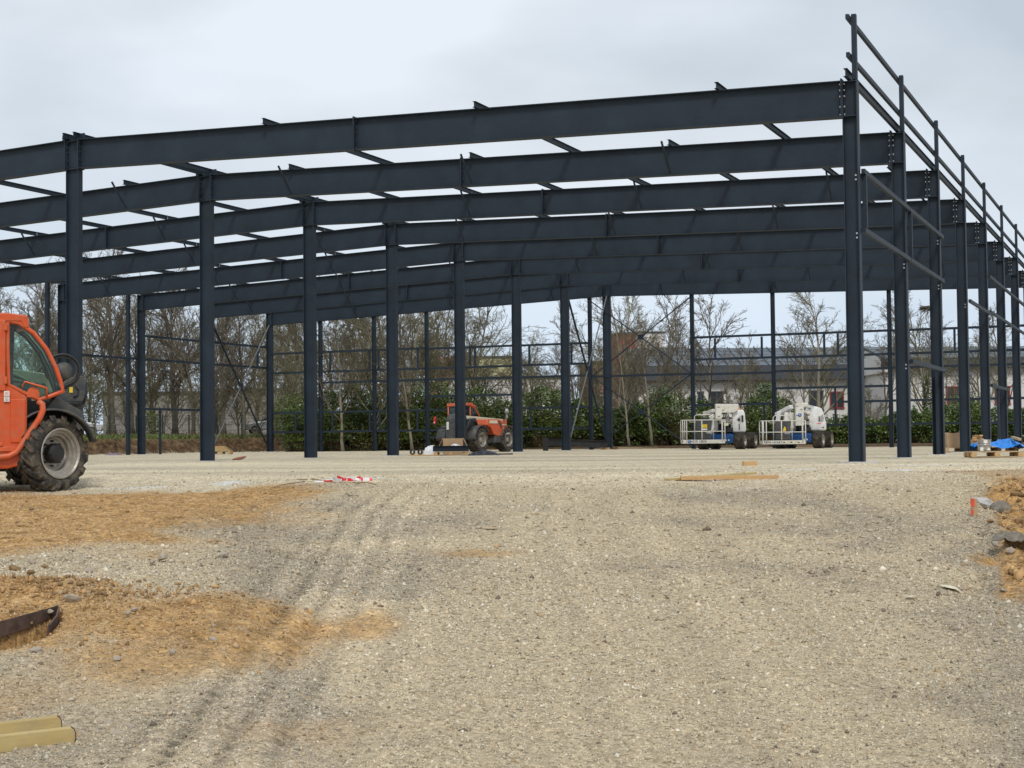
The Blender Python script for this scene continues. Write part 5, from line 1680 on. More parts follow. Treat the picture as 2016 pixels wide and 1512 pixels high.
# ---- boom lifts
def boom_lift(px, number, label, variant):
    DEP = 70.0
    p = along(px, DEP)
    T = thing('boom_lift', label, 'boom lift', (p.x, p.y, 0), AZ)
    S = FPX / DEP                     # photo pixels per metre there
    def X(q): return (q - 1415) / S
    def Z(q): return (883 - q) / S
    turn = -R(24)
    ch = MB().prism([(-0.62, 0.28), (0.62, 0.28), (0.62, 0.62), (0.45, 0.72), (-0.45, 0.72), (-0.62, 0.62)], -1.15, 1.15).build('chassis', 'blue_paint', T, bevel=0.02)
    ch.location = (0.58, 1.3, 0)
    ch.rotation_euler = (0, 0, turn)
    MB().box((0, -1.17, 0.47), (0.9, 0.06, 0.30)).build('front_plate', 'blue_paint', ch, bevel=0.02)
    for x in (0.28, 0.42):
        MB().box((x, -1.205, 0.42), (0.05, 0.015, 0.07)).build('sticker', 'sticker', ch)
    for x in (-0.86, 0.90):
        for y in (-0.95, 0.95):
            wheel(ch, (x, y, 0.395), 0.40, 0.44, 0.22, PI / 2, 20, 0.045, 'rim_grey', out=(1 if x < 0 else -1), flat=False)
    for o in [c for c in ch.children if c.name.startswith('wheel')]:
        o.parent = T
        v = Matrix.Rotation(turn, 3, 'Z') @ Vector(o.location) + Vector(ch.location)
        o.location = v
        o.rotation_euler = (0, 0, PI / 2 + turn)
    # turntable
    MB().lathe([(0, 0.70), (0.48, 0.70), (0.48, 0.84), (0.0, 0.84)], 24, 'z', (0.40, 1.3, 0)).build('turntable', 'black', T, True)
    MB().box((0.10, 1.35, 1.0), (1.0, 1.5, 0.36)).build('turret_base', 'black', T, bevel=0.03)
    # counterweight cover on the right, rounded
    x0, x1 = X(1441), X(1472.5)
    if variant:
        x0, x1 = X(1442), X(1477)
        prof = [(x0 + 0.05, Z(848)), (x1, Z(848)), (x1, Z(834)), (x1 - 0.13, Z(812)), (x1 - 0.20, Z(804)), (x0 + 0.30, Z(799)), (x0 + 0.06, Z(812)), (x0, Z(826))]
    else:
        prof = [(x0 + 0.04, Z(848)), (x0 + 0.15, Z(850)), (x1 - 0.06, Z(850)), (x1, Z(846)), (x1 - 0.02, Z(832)), (x1 - 0.06, Z(813)), (x1 - 0.12, Z(805)), (x0 + 0.2, Z(805)), (x0 + 0.07, Z(812)), (x0, Z(828))]
    cw = MB().prism(prof, 0.35, 2.15).build('counterweight_cover', 'white_cover', T, bevel=0.07)
    cw.data.polygons.foreach_set('use_smooth', [True] * len(cw.data.polygons))
    if variant:
        MB().prism([(X(1462), Z(831)), (X(1463), Z(822)), (X(1470), Z(816)), (X(1472), Z(824)), (X(1470), Z(830))], 0.335, 0.347).build('cover_vent', 'tin', cw)
        MB().box((X(1462.3), 0.33, Z(825)), (0.04, 0.02, 0.25)).build('vent_slot', 'black', cw)
        MB().box((X(1462), 0.345, Z(834)), (0.18, 0.01, 0.035)).build('sticker', 'tape_red', cw)
        MB().box((X(1470), 0.345, Z(842)), (0.09, 0.01, 0.05)).build('sticker', 'ink', cw)
    else:
        MB().prism([(X(1453), Z(824)), (X(1461), Z(816)), (X(1461), Z(832))], 0.335, 0.347).build('triangle_decal', 'tin', cw)
        MB().box((X(1457.5), 0.332, Z(825)), (0.11, 0.006, 0.12)).build('decal_mark', 'ink', cw)
        MB().box((X(1464.5), 0.34, Z(823)), (0.09, 0.03, 0.32)).build('cover_vent', 'black', cw)
        MB().box((X(1458), 0.345, Z(839)), (0.05, 0.01, 0.30)).build('handle_slot', 'charcoal', cw)
        for k in range(9):
            MB().box((X(1444.8 - 0.9 * math.sin(k / 8 * PI)), 0.345, Z(815 + 3.5 * k)), (0.045, 0.01, 0.05)).build('letter_mark', 'ink', cw)
    # left side cover
    lc = MB().prism([(X(1398), Z(849)), (X(1418), Z(849)), (X(1418), Z(830)), (X(1413), Z(825)), (X(1402), Z(826)), (X(1399), Z(838))], 0.5, 2.1).build('side_cover', 'white_cover', T, bevel=0.06)
    # folded arms
    if variant:
        MB().prism([(X(1413), Z(794)), (X(1429), Z(794)), (X(1429), Z(838)), (X(1413), Z(838))], -0.05, 0.25).build('mast_box', 'white_paint', T, bevel=0.015)
        lg = MB().lathe([(0, -0.062), (0.085, -0.062), (0.085, -0.052)], 24, 'y', (X(1421), 0, Z(817))).build('logo', 'logo_blue', T, True)
        text_part('IL', 0.11, lg, (X(1421), -0.063, Z(817)), FACE, 'sticker', 'logo_letters')
        MB().bar((X(1429), 0.5, Z(797)), (X(1460), 1.4, Z(802)), 0.22, 0.14).build('upper_arm', 'white_paint', T, bevel=0.01)
        MB().box((X(1434), 0.3, Z(797)), (0.26, 0.4, 0.20)).build('arm_head', 'white_paint', T, bevel=0.04)
        for zz in (812, 822, 833):
            MB().box((X(1436), 0.6, Z(zz)), (0.32, 1.0, 0.15)).build('arm_link', 'white_paint', T, bevel=0.01)
        MB().bar((X(1388), 1.6, Z(815)), (X(1412), 0.8, Z(800)), 0.25, 0.20).build('jib', 'white_cover', T, bevel=0.03)
        MB().bar((X(1398), 0.5, Z(846)), (X(1400), 0.6, Z(812)), 0.28, 0.24, (1, 0, 0)).build('lower_arm', 'white_paint', T, bevel=0.04)
        MB().bar((X(1408), 0.45, Z(843)), (X(1408), 0.45, Z(812)), 0.2, 0.24, (1, 0, 0)).build('arm_post', 'white_paint', T, bevel=0.02)
        MB().bar((X(1386), 1.2, Z(832)), (X(1390), 1.2, Z(809)), 0.10, 0.2, (1, 0, 0)).build('jib_link', 'white_cover', T, bevel=0.02)
    else:
        MB().prism([(X(1409.5), Z(793.5)), (X(1421.5), Z(793.5)), (X(1421.5), Z(823)), (X(1409.5), Z(823))], -0.05, 0.25).build('mast_box', 'white_paint', T, bevel=0.015)
        MB().prism([(X(1421.5), Z(793.5)), (X(1456), Z(793.5)), (X(1456), Z(805)), (X(1446), Z(811)), (X(1421.5), Z(811))], 0.15, 0.7).build('upper_arm', 'white_paint', T, bevel=0.02)
        for zz, x1_ in ((817, 1443), (827, 1441)):
            MB().box((X((1422 + x1_) / 2), 0.5, Z(zz)), ((x1_ - 1422) / S, 0.8, 0.13)).build('arm_link', 'white_paint', T, bevel=0.01)
        MB().box((X(1431), 0.5, Z(830)), (0.42, 0.7, 0.16)).build('arm_base', 'white_paint', T, bevel=0.02)
        MB().box((X(1430), 0.1, Z(834)), (0.20, 0.3, 0.12)).build('bracket', 'cream', T)
        MB().bar((X(1397), 1.2, Z(812)), (X(1410), 0.6, Z(806)), 0.22, 0.16).build('jib', 'white_paint', T, bevel=0.02)
        MB().bar((X(1400), 0.4, Z(822)), (X(1410), 0.4, Z(816)), 0.22, 0.22).build('jib_knuckle', 'white_paint', T, bevel=0.03)
        MB().tube([(X(1390), 0.6, Z(825)), (X(1390), 0.6, Z(808)), (X(1395), 0.6, Z(808))], 0.03, 8).build('jib_stub', 'white_paint', T, True)
        MB().lathe([(0, 0), (0.05, 0), (0.06, 0.05), (0.04, 0.10), (0, 0.11)], 14, 'z', (X(1464), 1.2, Z(805))).build('beacon', 'amber', T, True)
    for k in range(4):
        MB().tube([(X(1425 + 3 * k), 0.1, Z(812)), (X(1428 + 4 * k), -0.02, Z(826 + 2 * k)), (X(1420 + 2 * k), 0.0, Z(842)), (X(1412), 0.2, Z(846))], 0.018, 6).build('hose', 'black', T, True)
    MB().box((X(1434), 0.32, Z(845)), (0.5, 0.3, 0.22)).build('valve_block', 'black', T, bevel=0.02)
    for k, (xx, zz) in enumerate(((1416, 800), (1416, 818), (1424, 806))):
        MB().box((X(xx), -0.056, Z(zz)), (0.10, 0.006, 0.025)).build('label', 'ink', T)
    # basket in front
    dz = -3 if variant else 0
    bx0, bx1 = X(1338.5), X(1420 + (2 if variant else 0))
    yb0, yb1 = -1.25, -0.45
    zf, zt, zm = Z(871 - dz), Z(825.5 - dz), Z(847.5 - dz)
    bk = MB().box(((bx0 + bx1) / 2, (yb0 + yb1) / 2, zf + 0.02), (bx1 - bx0, yb1 - yb0, 0.05)).build('basket', 'charcoal', T)
    for y in (yb0, yb1):
        MB().box(((bx0 + bx1) / 2, y, zf + 0.09), (bx1 - bx0, 0.015, 0.17)).build('toe_board', 'white_paint', bk)
    for x in (bx0, bx1):
        MB().box((x, (yb0 + yb1) / 2, zf + 0.088), (0.015, yb1 - yb0 - 0.02, 0.168)).build('toe_board', 'white_paint', bk)
    rr = 0.024
    loop = [(bx0, yb0, 0), (bx1, yb0, 0), (bx1, yb1, 0), (bx0, yb1, 0)]
    for z in (zt, zm):
        for a, b_ in zip(loop, loop[1:] + loop[:1]):
            MB().tube([(a[0], a[1], z), (b_[0], b_[1], z)], rr, 6).build('rail', 'white_paint', bk, True)
    for x in (bx0, bx0 + 0.18, X(1375.5), bx1 - 0.13, bx1):
        MB().tube([(x, yb0, zf + 0.05), (x, yb0, zt)], rr, 6).build('upright', 'white_paint', bk, True)
    for x in (bx0, bx0 + 0.18, X(1366), X(1402), bx1):
        MB().tube([(x, yb1, zf + 0.05), (x, yb1, zt)], rr, 6).build('upright', 'white_paint', bk, True)
    hx0, hx1 = X(1365.5), X(1400)
    zh = Z(815 - dz)
    MB().tube([(hx0, yb1, zf + 0.05), (hx0, yb1, zh - 0.08), (hx0 + 0.08, yb1, zh), (hx1 - 0.08, yb1, zh), (hx1, yb1, zh - 0.08), (hx1, yb1, zt)], rr, 6).build('hoop_rail', 'white_paint', bk, True)
    MB().tube([(X(1351.5), yb0 + 0.1, zt), (X(1352), yb0 + 0.1, zt - 0.07), (X(1354), yb0 + 0.1, zt - 0.09), (X(1364), yb0 + 0.1, zt - 0.09)], 0.018, 6).build('grab_rail', 'white_paint', bk, True)
    cb = MB().prism([(X(1367), Z(848 - dz)), (X(1397), Z(848 - dz)), (X(1398.5), Z(830 - dz)), (X(1398.5), Z(825 - dz)), (X(1367), Z(825 - dz))], yb1 - 0.22, yb1 - 0.03).build('control_box', 'charcoal', bk, bevel=0.02)
    if variant:
        MB().prism([(X(1382.5), Z(848.5)), (X(1388), Z(848.5)), (X(1388.5), Z(843)), (X(1386), Z(839)), (X(1383.5), Z(844))], yb1 - 0.236, yb1 - 0.226).build('yellow_tag', 'yellow', cb)
    else:
        MB().box((X(1383.5), yb1 - 0.228, Z(837)), (0.26, 0.012, 0.16)).build('yellow_label', 'yellow', cb)
        MB().box((X(1383.5), yb1 - 0.228, Z(843.2)), (0.26, 0.012, 0.07)).build('label_strip', 'sticker', cb)
        MB().lathe([(0, 0), (0.17, 0), (0.15, 0.06), (0.08, 0.10), (0, 0.11)], 16, 'z', (X(1384), yb1 - 0.12, Z(824))).build('rolled_harness', 'plastic_black', cb, True)
    MB().box((X(1382), yb1 - 0.15, Z(857 - dz)), (0.68, 0.25, 0.26)).build('battery_case', 'charcoal', bk, bevel=0.02)
    MB().box((X(1382), yb1 - 0.12, Z(865 - dz)), (0.62, 0.22, 0.16)).build('battery_case', 'black', bk, bevel=0.02)
    text_part(number, 0.15, bk, (X(1369) if not variant else X(1357), yb0 - 0.011, zf + 0.09), FACE, 'ink', 'fleet_number')
    if not variant:
        lg = MB().lathe([(0, -0.012), (0.075, -0.012), (0.075, -0.004)], 20, 'y', (X(1351), yb0, zf + 0.09)).build('logo', 'logo_blue', bk, True)
        text_part('IL', 0.09, lg, (X(1351), yb0 - 0.014, zf + 0.09), FACE, 'sticker', 'logo_letters')
    else:
        for k in range(6):
            MB().prism([(X(1379 + 7 * k), zf + 0.06), (X(1383 + 7 * k), zf + 0.06), (X(1381 + 7 * k), zf + 0.11), (X(1377.5 + 7 * k), zf + 0.11)], yb0 - 0.012, yb0 - 0.008).build('hazard_stripe', 'yellow' if k % 2 else 'ink', bk)
    MB().tube([(X(1352), yb0 + 0.2, zf), (X(1362), yb0 + 0.2, zf - 0.14)], 0.02, 6).build('foot_bar', 'black', bk, True)
    MB().bar((X(1390), -0.5, Z(858)), (X(1405), 0.5, Z(842)), 0.18, 0.16).build('basket_arm', 'white_paint', T, bevel=0.01)
boom_lift(1415, 'NDA 15206', 'left white and blue boom lift with yellow label on its control box', 0)
boom_lift(1569, 'NDA 16164', 'right white and blue boom lift with round blue logo on its mast', 1)

# ---- parked cars behind the trees
def car(px, depth, paint, label, turn, zlift=0.0):
    p = along(px, depth)
    T = thing('parked_car', label, 'car', (p.x, p.y, gz(p.x, p.y) + zlift), AZ + turn)
    side = [(-2.0, 0.35), (-2.05, 0.75), (-1.9, 1.0), (-0.9, 1.05), (0.0, 1.02), (0.95, 0.95), (1.85, 0.78), (2.05, 0.55), (2.0, 0.3)]
    MB().prism(side, -0.82, 0.82).build('body', paint, T, bevel=0.08)
    MB().prism([(-1.75, 1.0), (-1.45, 1.42), (-0.7, 1.52), (0.1, 1.46), (0.95, 0.97)], -0.68, 0.68).build('cabin', 'window_glass', T, bevel=0.06)
    MB().prism([(-1.55, 1.40), (-0.7, 1.50), (0.12, 1.45), (0.16, 1.48), (-0.7, 1.55), (-1.5, 1.46)], -0.66, 0.66).build('roof', paint, T, bevel=0.02)
    for x in (-1.25, 1.3):
        for y in (-0.76, 0.76):
            wh = MB().lathe([(0.20, -0.1), (0.31, -0.1), (0.32, 0), (0.31, 0.1), (0.20, 0.1)], 20, 'y', (x, y, 0.31), True).build('wheel', 'rubber', T, True)
            MB().lathe([(0.2, -0.09), (0.12, -0.11), (0, -0.1)], 16, 'y', (x, y, 0.31)).build('rim', 'rim_grey', wh, True)
    for y in (-0.6, 0.6):
        MB().box((1.97, y, 0.68), (0.16, 0.32, 0.12)).build('headlight', 'sticker', T, bevel=0.03)
        MB().box((-2.0, y, 0.78), (0.1, 0.25, 0.16)).build('tail_lamp', 'red_lamp', T, bevel=0.02)
car(143, 106, 'car_white', 'white car half hidden behind the front wheel of the orange machine', R(12), 0.1)
car(535, 112, 'car_silver', 'silver car parked between the left trees', R(195), 0.1)

# ------------------------------------------------------------------ small things on the site
def pallet(px, depth, label, turn=0.0, dz=0.0, L=1.2, W=0.8):
    p = along(px, depth)
    T = thing('pallet', label, 'pallet', (p.x, p.y, gz(p.x, p.y) + dz + 0.01), AZ + turn, )
    for k in range(7):
        y = -W / 2 + W * (k + 0.5) / 7
        MB().box((0, y, 0.133), (L, W / 7 - 0.022 + 0.008 * (k % 2), 0.022)).build('deck_board', 'wood' if k % 3 else 'wood_grey', T)
    for x in (-L / 2 + 0.05, 0, L / 2 - 0.05):
        MB().box((x, 0, 0.111), (0.10, W, 0.022)).build('stringer_board', 'wood_grey', T)
        for y in (-W / 2 + 0.07, 0, W / 2 - 0.07):
            MB().box((x, y, 0.061), (0.13, 0.14, 0.078)).build('block', 'wood', T)
    for y in (-W / 2 + 0.05, 0, W / 2 - 0.05):
        MB().box((0, y, 0.011), (L, 0.09, 0.022)).build('bottom_board', 'wood_grey', T)
    return T
def crumpled(name, material, label, cat, pts_fn, nu, nv, seed, amp, smooth=True, thick=0.008, loc=(0, 0, 0), rz=0.0):
    rg = np.random.default_rng(seed)
    rows = []
    off = rg.uniform(0, 50)
    for i in range(nu):
        row = []
        for j in range(nv):
            x, y, z = pts_fn(i / (nu - 1), j / (nv - 1))
            nz = float(fbm(np.array([i * 0.55 + off]), np.array([j * 0.55]), 3, seed)[0]) - 0.5
            ny = float(fbm(np.array([i * 0.5 + off]), np.array([j * 0.5 + 9]), 2, seed + 3)[0]) - 0.5
            row.append((x + ny * amp, y + ny * amp, max(0.004, z + nz * 2 * amp * (z > 0.01))))
        rows.append(row)
    o = MB().shell(rows).build(name, material, None, smooth, loc=loc, rz=rz, solid=thick)
    return tag(o, label, cat)
def card_box(px, depth, w, d, h, label, turn, dz, flaps=False):
    p = along(px, depth)
    T = thing('cardboard_box', label, 'box', (p.x, p.y, gz(p.x, p.y) + dz), AZ + turn)
    MB().box((0, 0, h / 2), (w, d, h)).build('carton', 'cardboard', T, bevel=0.006)
    if flaps:
        for sx in (-1, 1):
            MB().prism([(sx * w / 2, h), (sx * (w / 2 + 0.26), h * 0.15), (sx * (w / 2 + 0.265), h * 0.17), (sx * (w / 2 + 0.008), h + 0.012)], -d / 2, d / 2).build('flap', 'cardboard', T)
        MB().box((0, -d / 2 - 0.01, h * 0.5), (w * 0.98, 0.006, h * 0.98)).build('flap', 'cardboard', T)
    else:
        MB().prism([(-w / 2, h), (-w / 2 + 0.05, h + 0.03), (0, h + 0.008), (w / 2, h + 0.03), (w / 2, h)], -d / 2, d / 2).build('lid_flap', 'cardboard', T)
    return T
# right: pallets, tins, box, tarpaulin
FR = along(1955, 36.6)
pallet(1955, 36.6, 'wooden pallet with two metal tins in front of the right columns', -0.06)
pallet(1890, 48.5, 'wooden pallet under the cardboard box behind the third right column', 0.03)
pallet(1958, 48.0, 'wooden pallet under the blue tarpaulin', 0.05)
card_box(1878, 48.6, 0.56, 0.45, 0.44, 'plain cardboard box on the pallet right of the third column', 0.0, 0.16)
for k, (px, z, r_) in enumerate(((1937, 0.155, 0.155), (1937.5, 0.335, 0.16))):
    p = along(px, 36.7)
    z0 = gz(p.x, p.y) + z
    T = thing('metal_tin', ('lower metal tin with white hazard labels standing on the front pallet', 'upper open metal tin stacked on the labelled tin')[k], 'tin', (p.x, p.y, z0), AZ)
    h = 0.18 if k == 0 else 0.10
    MB().lathe([(0, 0), (r_ * 0.94, 0), (r_ * 0.95, h * 0.2), (r_, h * 0.9), (r_ + 0.008, h), (r_ - 0.006, h), (r_ - 0.012, h * 0.9), (r_ * 0.9, 0.015), (0, 0.015)], 28, 'z').build('can', 'tin', T, True)
    MB().lathe([(r_ + 0.002, h * 0.86), (r_ + 0.012, h * 0.9), (r_ + 0.002, h * 0.94)], 28, 'z').build('rim_bead', 'galv', T, True)
    if k == 0:
        MB().box((-0.10, -r_ * 0.79, 0.05), (0.07, 0.06, 0.08)).build('paper_label', 'sticker', T)
        MB().prism([(0.02, 0.02), (0.12, 0.02), (0.07, 0.09)], -r_ * 0.93, -r_ * 0.80).build('hazard_label', 'sticker', T)
    else:
        MB().box((-0.02, -r_ * 0.93, 0.05), (0.09, 0.05, 0.07)).build('paper_label', 'sticker', T)
p = along(1972, 47.6)
crumpled('blue_tarpaulin', 'tarp', 'crumpled blue tarpaulin over the pallets at right edge', 'tarpaulin', lambda u, v: ((u - 0.5) * 2.0, (v - 0.5) * 0.9, 0.16 + 0.19 * math.sin(PI * min(1, u * 1.05)) * math.sin(PI * v) + 0.06 * math.sin(u * 11 + v * 3)), 26, 12, 5, 0.10, False, loc=(p.x, p.y, gz(p.x, p.y)), rz=AZ)
p = along(1928, 50.5)
crumpled('blue_tarpaulin', 'tarp', 'small blue sheet peeping out left of the metal tins', 'tarpaulin', lambda u, v: ((u - 0.5) * 0.6, (v - 0.5) * 0.5, 0.2 + 0.1 * math.sin(PI * u) * math.sin(PI * v)), 12, 8, 8, 0.06, False, loc=(p.x, p.y, gz(p.x, p.y)), rz=AZ)
def plank(name, label, pxa, da, pxb, db, w, h, za=0.0, zb=0.0, m='wood', cat='plank', group=None):
    a, b_ = along(pxa, da), along(pxb, db)
    A = Vector((a.x, a.y, gz(a.x, a.y) + za + h / 2))
    B = Vector((b_.x, b_.y, gz(b_.x, b_.y) + zb + h / 2))
    o = MB().bar(A - A, B - A, w, h).build(name, m, None, bevel=0.004, loc=A)
    return tag(o, label, cat, group)
plank('timber_offcut', 'short timber off-cut lying on the blue tarpaulin', 1993, 47.4, 2008, 47.0, 0.10, 0.07, 0.43, 0.36, 'wood_grey', 'timber')
for k, (a, b_, z) in enumerate(((1916, 1934, 0.36), (1914, 1933, 0.42), (1918, 1932, 0.48))):
    plank('timber_offcut', ('lowest', 'middle', 'topmost')[k] + ' of three boards stacked behind the metal tins', a, 49.5 + 0.2 * k, b_, 49.8 - 0.2 * k, 0.12, 0.05, z, z + 0.02, 'wood', 'timber', 'boards stacked behind the tins')
p = along(1924, 49.6)
card_box(1924, 49.8, 0.5, 0.4, 0.35, 'flat box under the stacked boards behind the metal tins', 0.1, 0.0)
# centre: pallet with steel parts, open carton, bag, coils, black sheet
pallet(888, 55.0, 'wooden pallet carrying dark steel parts in front of the rear telehandler', 0.02)
p = along(888, 55.0)
z0 = gz(p.x, p.y) + 0.155
for k, (x, y, L, h) in enumerate(((0.0, -0.30, 1.30, 0.20), (0.0, 0.05, 1.25, 0.16))):
    c = Vector((p.x, p.y, z0)) + RH * x + FH * y
    o = MB().prof((-L / 2, 0, h / 2), (L / 2, 0, h / 2), [(-0.05, -h / 2), (0.05, -h / 2), (0.05, -h / 2 + 0.015), (-0.035, -h / 2 + 0.015), (-0.035, h / 2 - 0.015), (0.05, h / 2 - 0.015), (0.05, h / 2), (-0.05, h / 2)]).build('steel_channel', 'steel', None, loc=c, rz=AZ)
    tag(o, ('front dark steel channel lying on the centre pallet', 'rear dark steel channel lying on the centre pallet')[k], 'steel channel')
card_box(892, 55.9, 0.74, 0.5, 0.62, 'open cardboard box with folded flaps behind the steel channels', 0.0, 0.0, True)
p = along(850, 55.2)
crumpled('white_bag', 'plastic_white', 'crumpled white plastic bag beside the steel channels', 'bag', lambda u, v: ((u - 0.5) * 0.52, (v - 0.5) * 0.45, 0.40 * max(0, math.sin(PI * v)) ** 0.6 * (0.35 + 0.65 * math.sin(PI * min(1, u * 0.8 + 0.12)))), 14, 12, 3, 0.07, False, loc=(p.x, p.y, gz(p.x, p.y)), rz=AZ)
crumpled('white_wrap', 'plastic_white', 'small piece of white wrapping on top of the steel channels', 'wrapping', lambda u, v: ((u - 0.5) * 0.34, (v - 0.5) * 0.3, 0.20 + 0.06 * math.sin(PI * u) * math.sin(PI * v)), 8, 8, 6, 0.04, False, loc=Vector((along(897, 54.8).x, along(897, 54.8).y, z0)), rz=AZ)
plank('plank', 'flat plank under the two black coils', 803, 54.6, 862, 54.6, 0.16, 0.04)
for k, px in enumerate((812, 827)):
    p = along(px, 54.6)
    o = MB().lathe([(0.065, -0.035), (0.10, -0.035), (0.10, 0.035), (0.065, 0.035)], 22, 'x', (0, 0, 0.10), True).build('strap_coil', 'plastic_black', None, True, loc=(p.x, p.y, gz(p.x, p.y) + 0.042), rz=AZ + R(55))
    tag(o, ('left', 'right')[k] + ' of two black coils standing on the plank', 'coil', 'black coils on the plank')
p = along(953, 54.2)
crumpled('black_sheet', 'plastic_black', 'crumpled black plastic sheet on the ground right of the steel channels', 'plastic sheet', lambda u, v: ((u - 0.5) * 1.15, (v - 0.5) * 0.8, 0.17 * math.sin(PI * u) ** 0.7 * math.sin(PI * v)), 20, 14, 9, 0.07, False, loc=(p.x, p.y, gz(p.x, p.y)), rz=AZ)
plank('steel_strip', 'thin dark bar on the ground by the sixth ridge column', 980, 55.5, 1008, 56.0, 0.1, 0.05, 0, 0, 'black', 'bar')
# steel beam left lying beside the last ridge columns
a, b_ = along(1074, 73.0), along(1196, 76.6)
A = Vector((a.x, a.y, 0))
T = thing('steel_beam', 'loose dark steel beam with end plate lying by the last ridge columns', 'beam', A, 0)
dv = Vector((b_.x - a.x, b_.y - a.y, 0))
MB().ibeam(Vector((0, 0, 0.42)), dv + Vector((0, 0, 0.26)), 0.34, 0.18, 0.012, 0.018).build('beam', 'steel_dusty', T)
d_ = dv.normalized()
MB().box((0, 0, 0.31), (0.05, 0.30, 0.64), rz=math.atan2(d_.y, d_.x)).build('end_plate', 'steel_dusty', T)
MB().box((dv.x * 0.96, dv.y * 0.96, 0.05), (0.14, 0.5, 0.10), rz=math.atan2(d_.y, d_.x)).build('timber_rest', 'wood', T)
plank('lath', 'pale lath lying on the ground right of the last ridge column', 1218, 80, 1292, 77, 0.12, 0.05, 0.05, 0.0, 'wood_grey', 'lath')
plank('lath', 'brown lath lying flat behind the boom lifts', 1560, 78, 1625, 77, 0.14, 0.05, 0, 0, 'wood', 'lath')
plank('lath', 'thin lath at the foot of the last right bays', 1190, 79, 1215, 76, 0.1, 0.05, 0.1, 0.0, 'tile_roof', 'lath')
# boards on a pallet behind the second ridge column
pallet(438, 71.5, 'wooden pallet carrying a stack of boards behind the second ridge column', 0.0, 0, 0.85, 0.7)
p = along(438, 71.5)
T = thing('board_stack', 'stack of fresh timber boards on the pallet by the left bracing', 'boards', (p.x, p.y, gz(p.x, p.y) + 0.157), AZ)
for k in range(4):
    for j in range(3):
        MB().box((-0.04 * k, -0.22 + 0.22 * j, 0.03 + 0.058 * k), (0.82 - 0.10 * k, 0.2, 0.05)).build('board', 'wood' if (k + j) % 2 else 'wood_yellow', T)
# timber on the crest of the ramp
def on_ground(px, py):
    return ts(px, py)
A = on_ground(1340, 946)
B = on_ground(1532, 944)
T = thing('timber_boards', 'two long yellow timber boards lying on the crest of the ramp', 'boards', A)
d = B - A
MB().bar((0, 0, 0.035), (d.x, d.y, d.z + 0.035), 0.12, 0.055).build('board', 'wood', T, bevel=0.004)
A2 = on_ground(1312, 947) - A
B2 = on_ground(1486, 938) - A
MB().bar((A2.x, A2.y, A2.z + 0.02), (B2.x, B2.y, 0.075), 0.10, 0.03).build('board', 'wood_yellow', T, bevel=0.004)
p = on_ground(1476, 917)
o = MB().box((0, 0, 0.045), (0.27, 0.12, 0.09)).build('timber_block', 'wood', None, bevel=0.006, loc=p, rz=AZ + 0.1)
tag(o, 'short timber block lying on the pad above the boards', 'timber')
p = on_ground(470, 906)
o = MB().add([], []).tube([(-0.2, 0, 0.02), (-0.06, 0.0, 0.04), (0.1, 0, 0.07), (0.22, 0.05, 0.11)], [0.02, 0.05, 0.05, 0.02], 7).build('clay_lump', 'tile_roof', None, True, loc=p, rz=AZ)
tag(o, 'reddish lump lying on the pad right of the second ridge column', 'lump')
# marker stake
p = on_ground(1918, 1017)
T = thing('marker_stake', 'wooden survey stake with orange paint at the edge of the pit', 'stake', p, AZ + R(25))
MB().box((0, 0, 0.05), (0.055, 0.045, 0.30)).build('peg', 'wood_grey', T, bevel=0.003)
MB().box((-0.0285, 0, 0.155), (0.003, 0.046, 0.09)).build('paint_band', 'marker_orange', T)
MB().box((-0.0285, 0, 0.05), (0.003, 0.046, 0.06)).build('paint_band', 'marker_orange', T)
MB().box((-0.018, -0.024, 0.155), (0.02, 0.003, 0.09)).build('paint_band', 'marker_orange', T)
# barrier tape in a heap
p = on_ground(675, 950)
T = thing('barrier_tape', 'tangled red and white barrier tape lying at the edge of the pad', 'tape', p, AZ)
rg = random.Random(11)
def ribbon(pts, w):
    out = []
    for k in range(len(pts) - 1):
        a, b_ = Vector(pts[k]), Vector(pts[k + 1])
        n = Vector((0, rg.uniform(-0.4, 0.4), 1)).normalized() * w
        o = MB().add([a, b_, b_ + n, a + n], [(0, 1, 2, 3)]).build('tape_length', 'tape_red' if k % 2 else 'plastic_white', T, solid=0.002)
for j in range(7):
    x0 = rg.uniform(-0.25, 0.12)
    pts = [(x0 + 0.055 * k + rg.gauss(0, 0.02), rg.gauss(0, 0.12), 0.015 + abs(rg.gauss(0, 0.022))) for k in range(rg.randint(4, 7))]
    ribbon(pts, 0.035)
ribbon([(-0.38, -0.1, 0.01), (-0.26, -0.06, 0.012), (-0.14, -0.05, 0.02), (0.0, 0, 0.02)], 0.02)
ribbon([(0.10, 0.02, 0.02), (0.19, 0.03, 0.03), (0.28, 0.02, 0.02), (0.37, 0.0, 0.02), (0.41, 0.0, 0.015)], 0.045)
for k, (pa, pb, z) in enumerate((((585, 945), (660, 951), 0.01), ((520, 966), (600, 949), 0.008), ((700, 952), (740, 955), 0.008))):
    A, B = on_ground(*pa), on_ground(*pb)
    o = MB().tube([(0, 0, z), ((B - A) * 0.5 + Vector((0, 0, z + 0.02))), (B - A) + Vector((0, 0, z))], 0.008, 6).build('iron_rod', 'clod', None, True, loc=A)
    tag(o, ('rusty rod running into the left side of the barrier tape heap', 'thin rusty rod left of the barrier tape heap', 'short rusty rod right of the barrier tape heap')[k], 'rod')
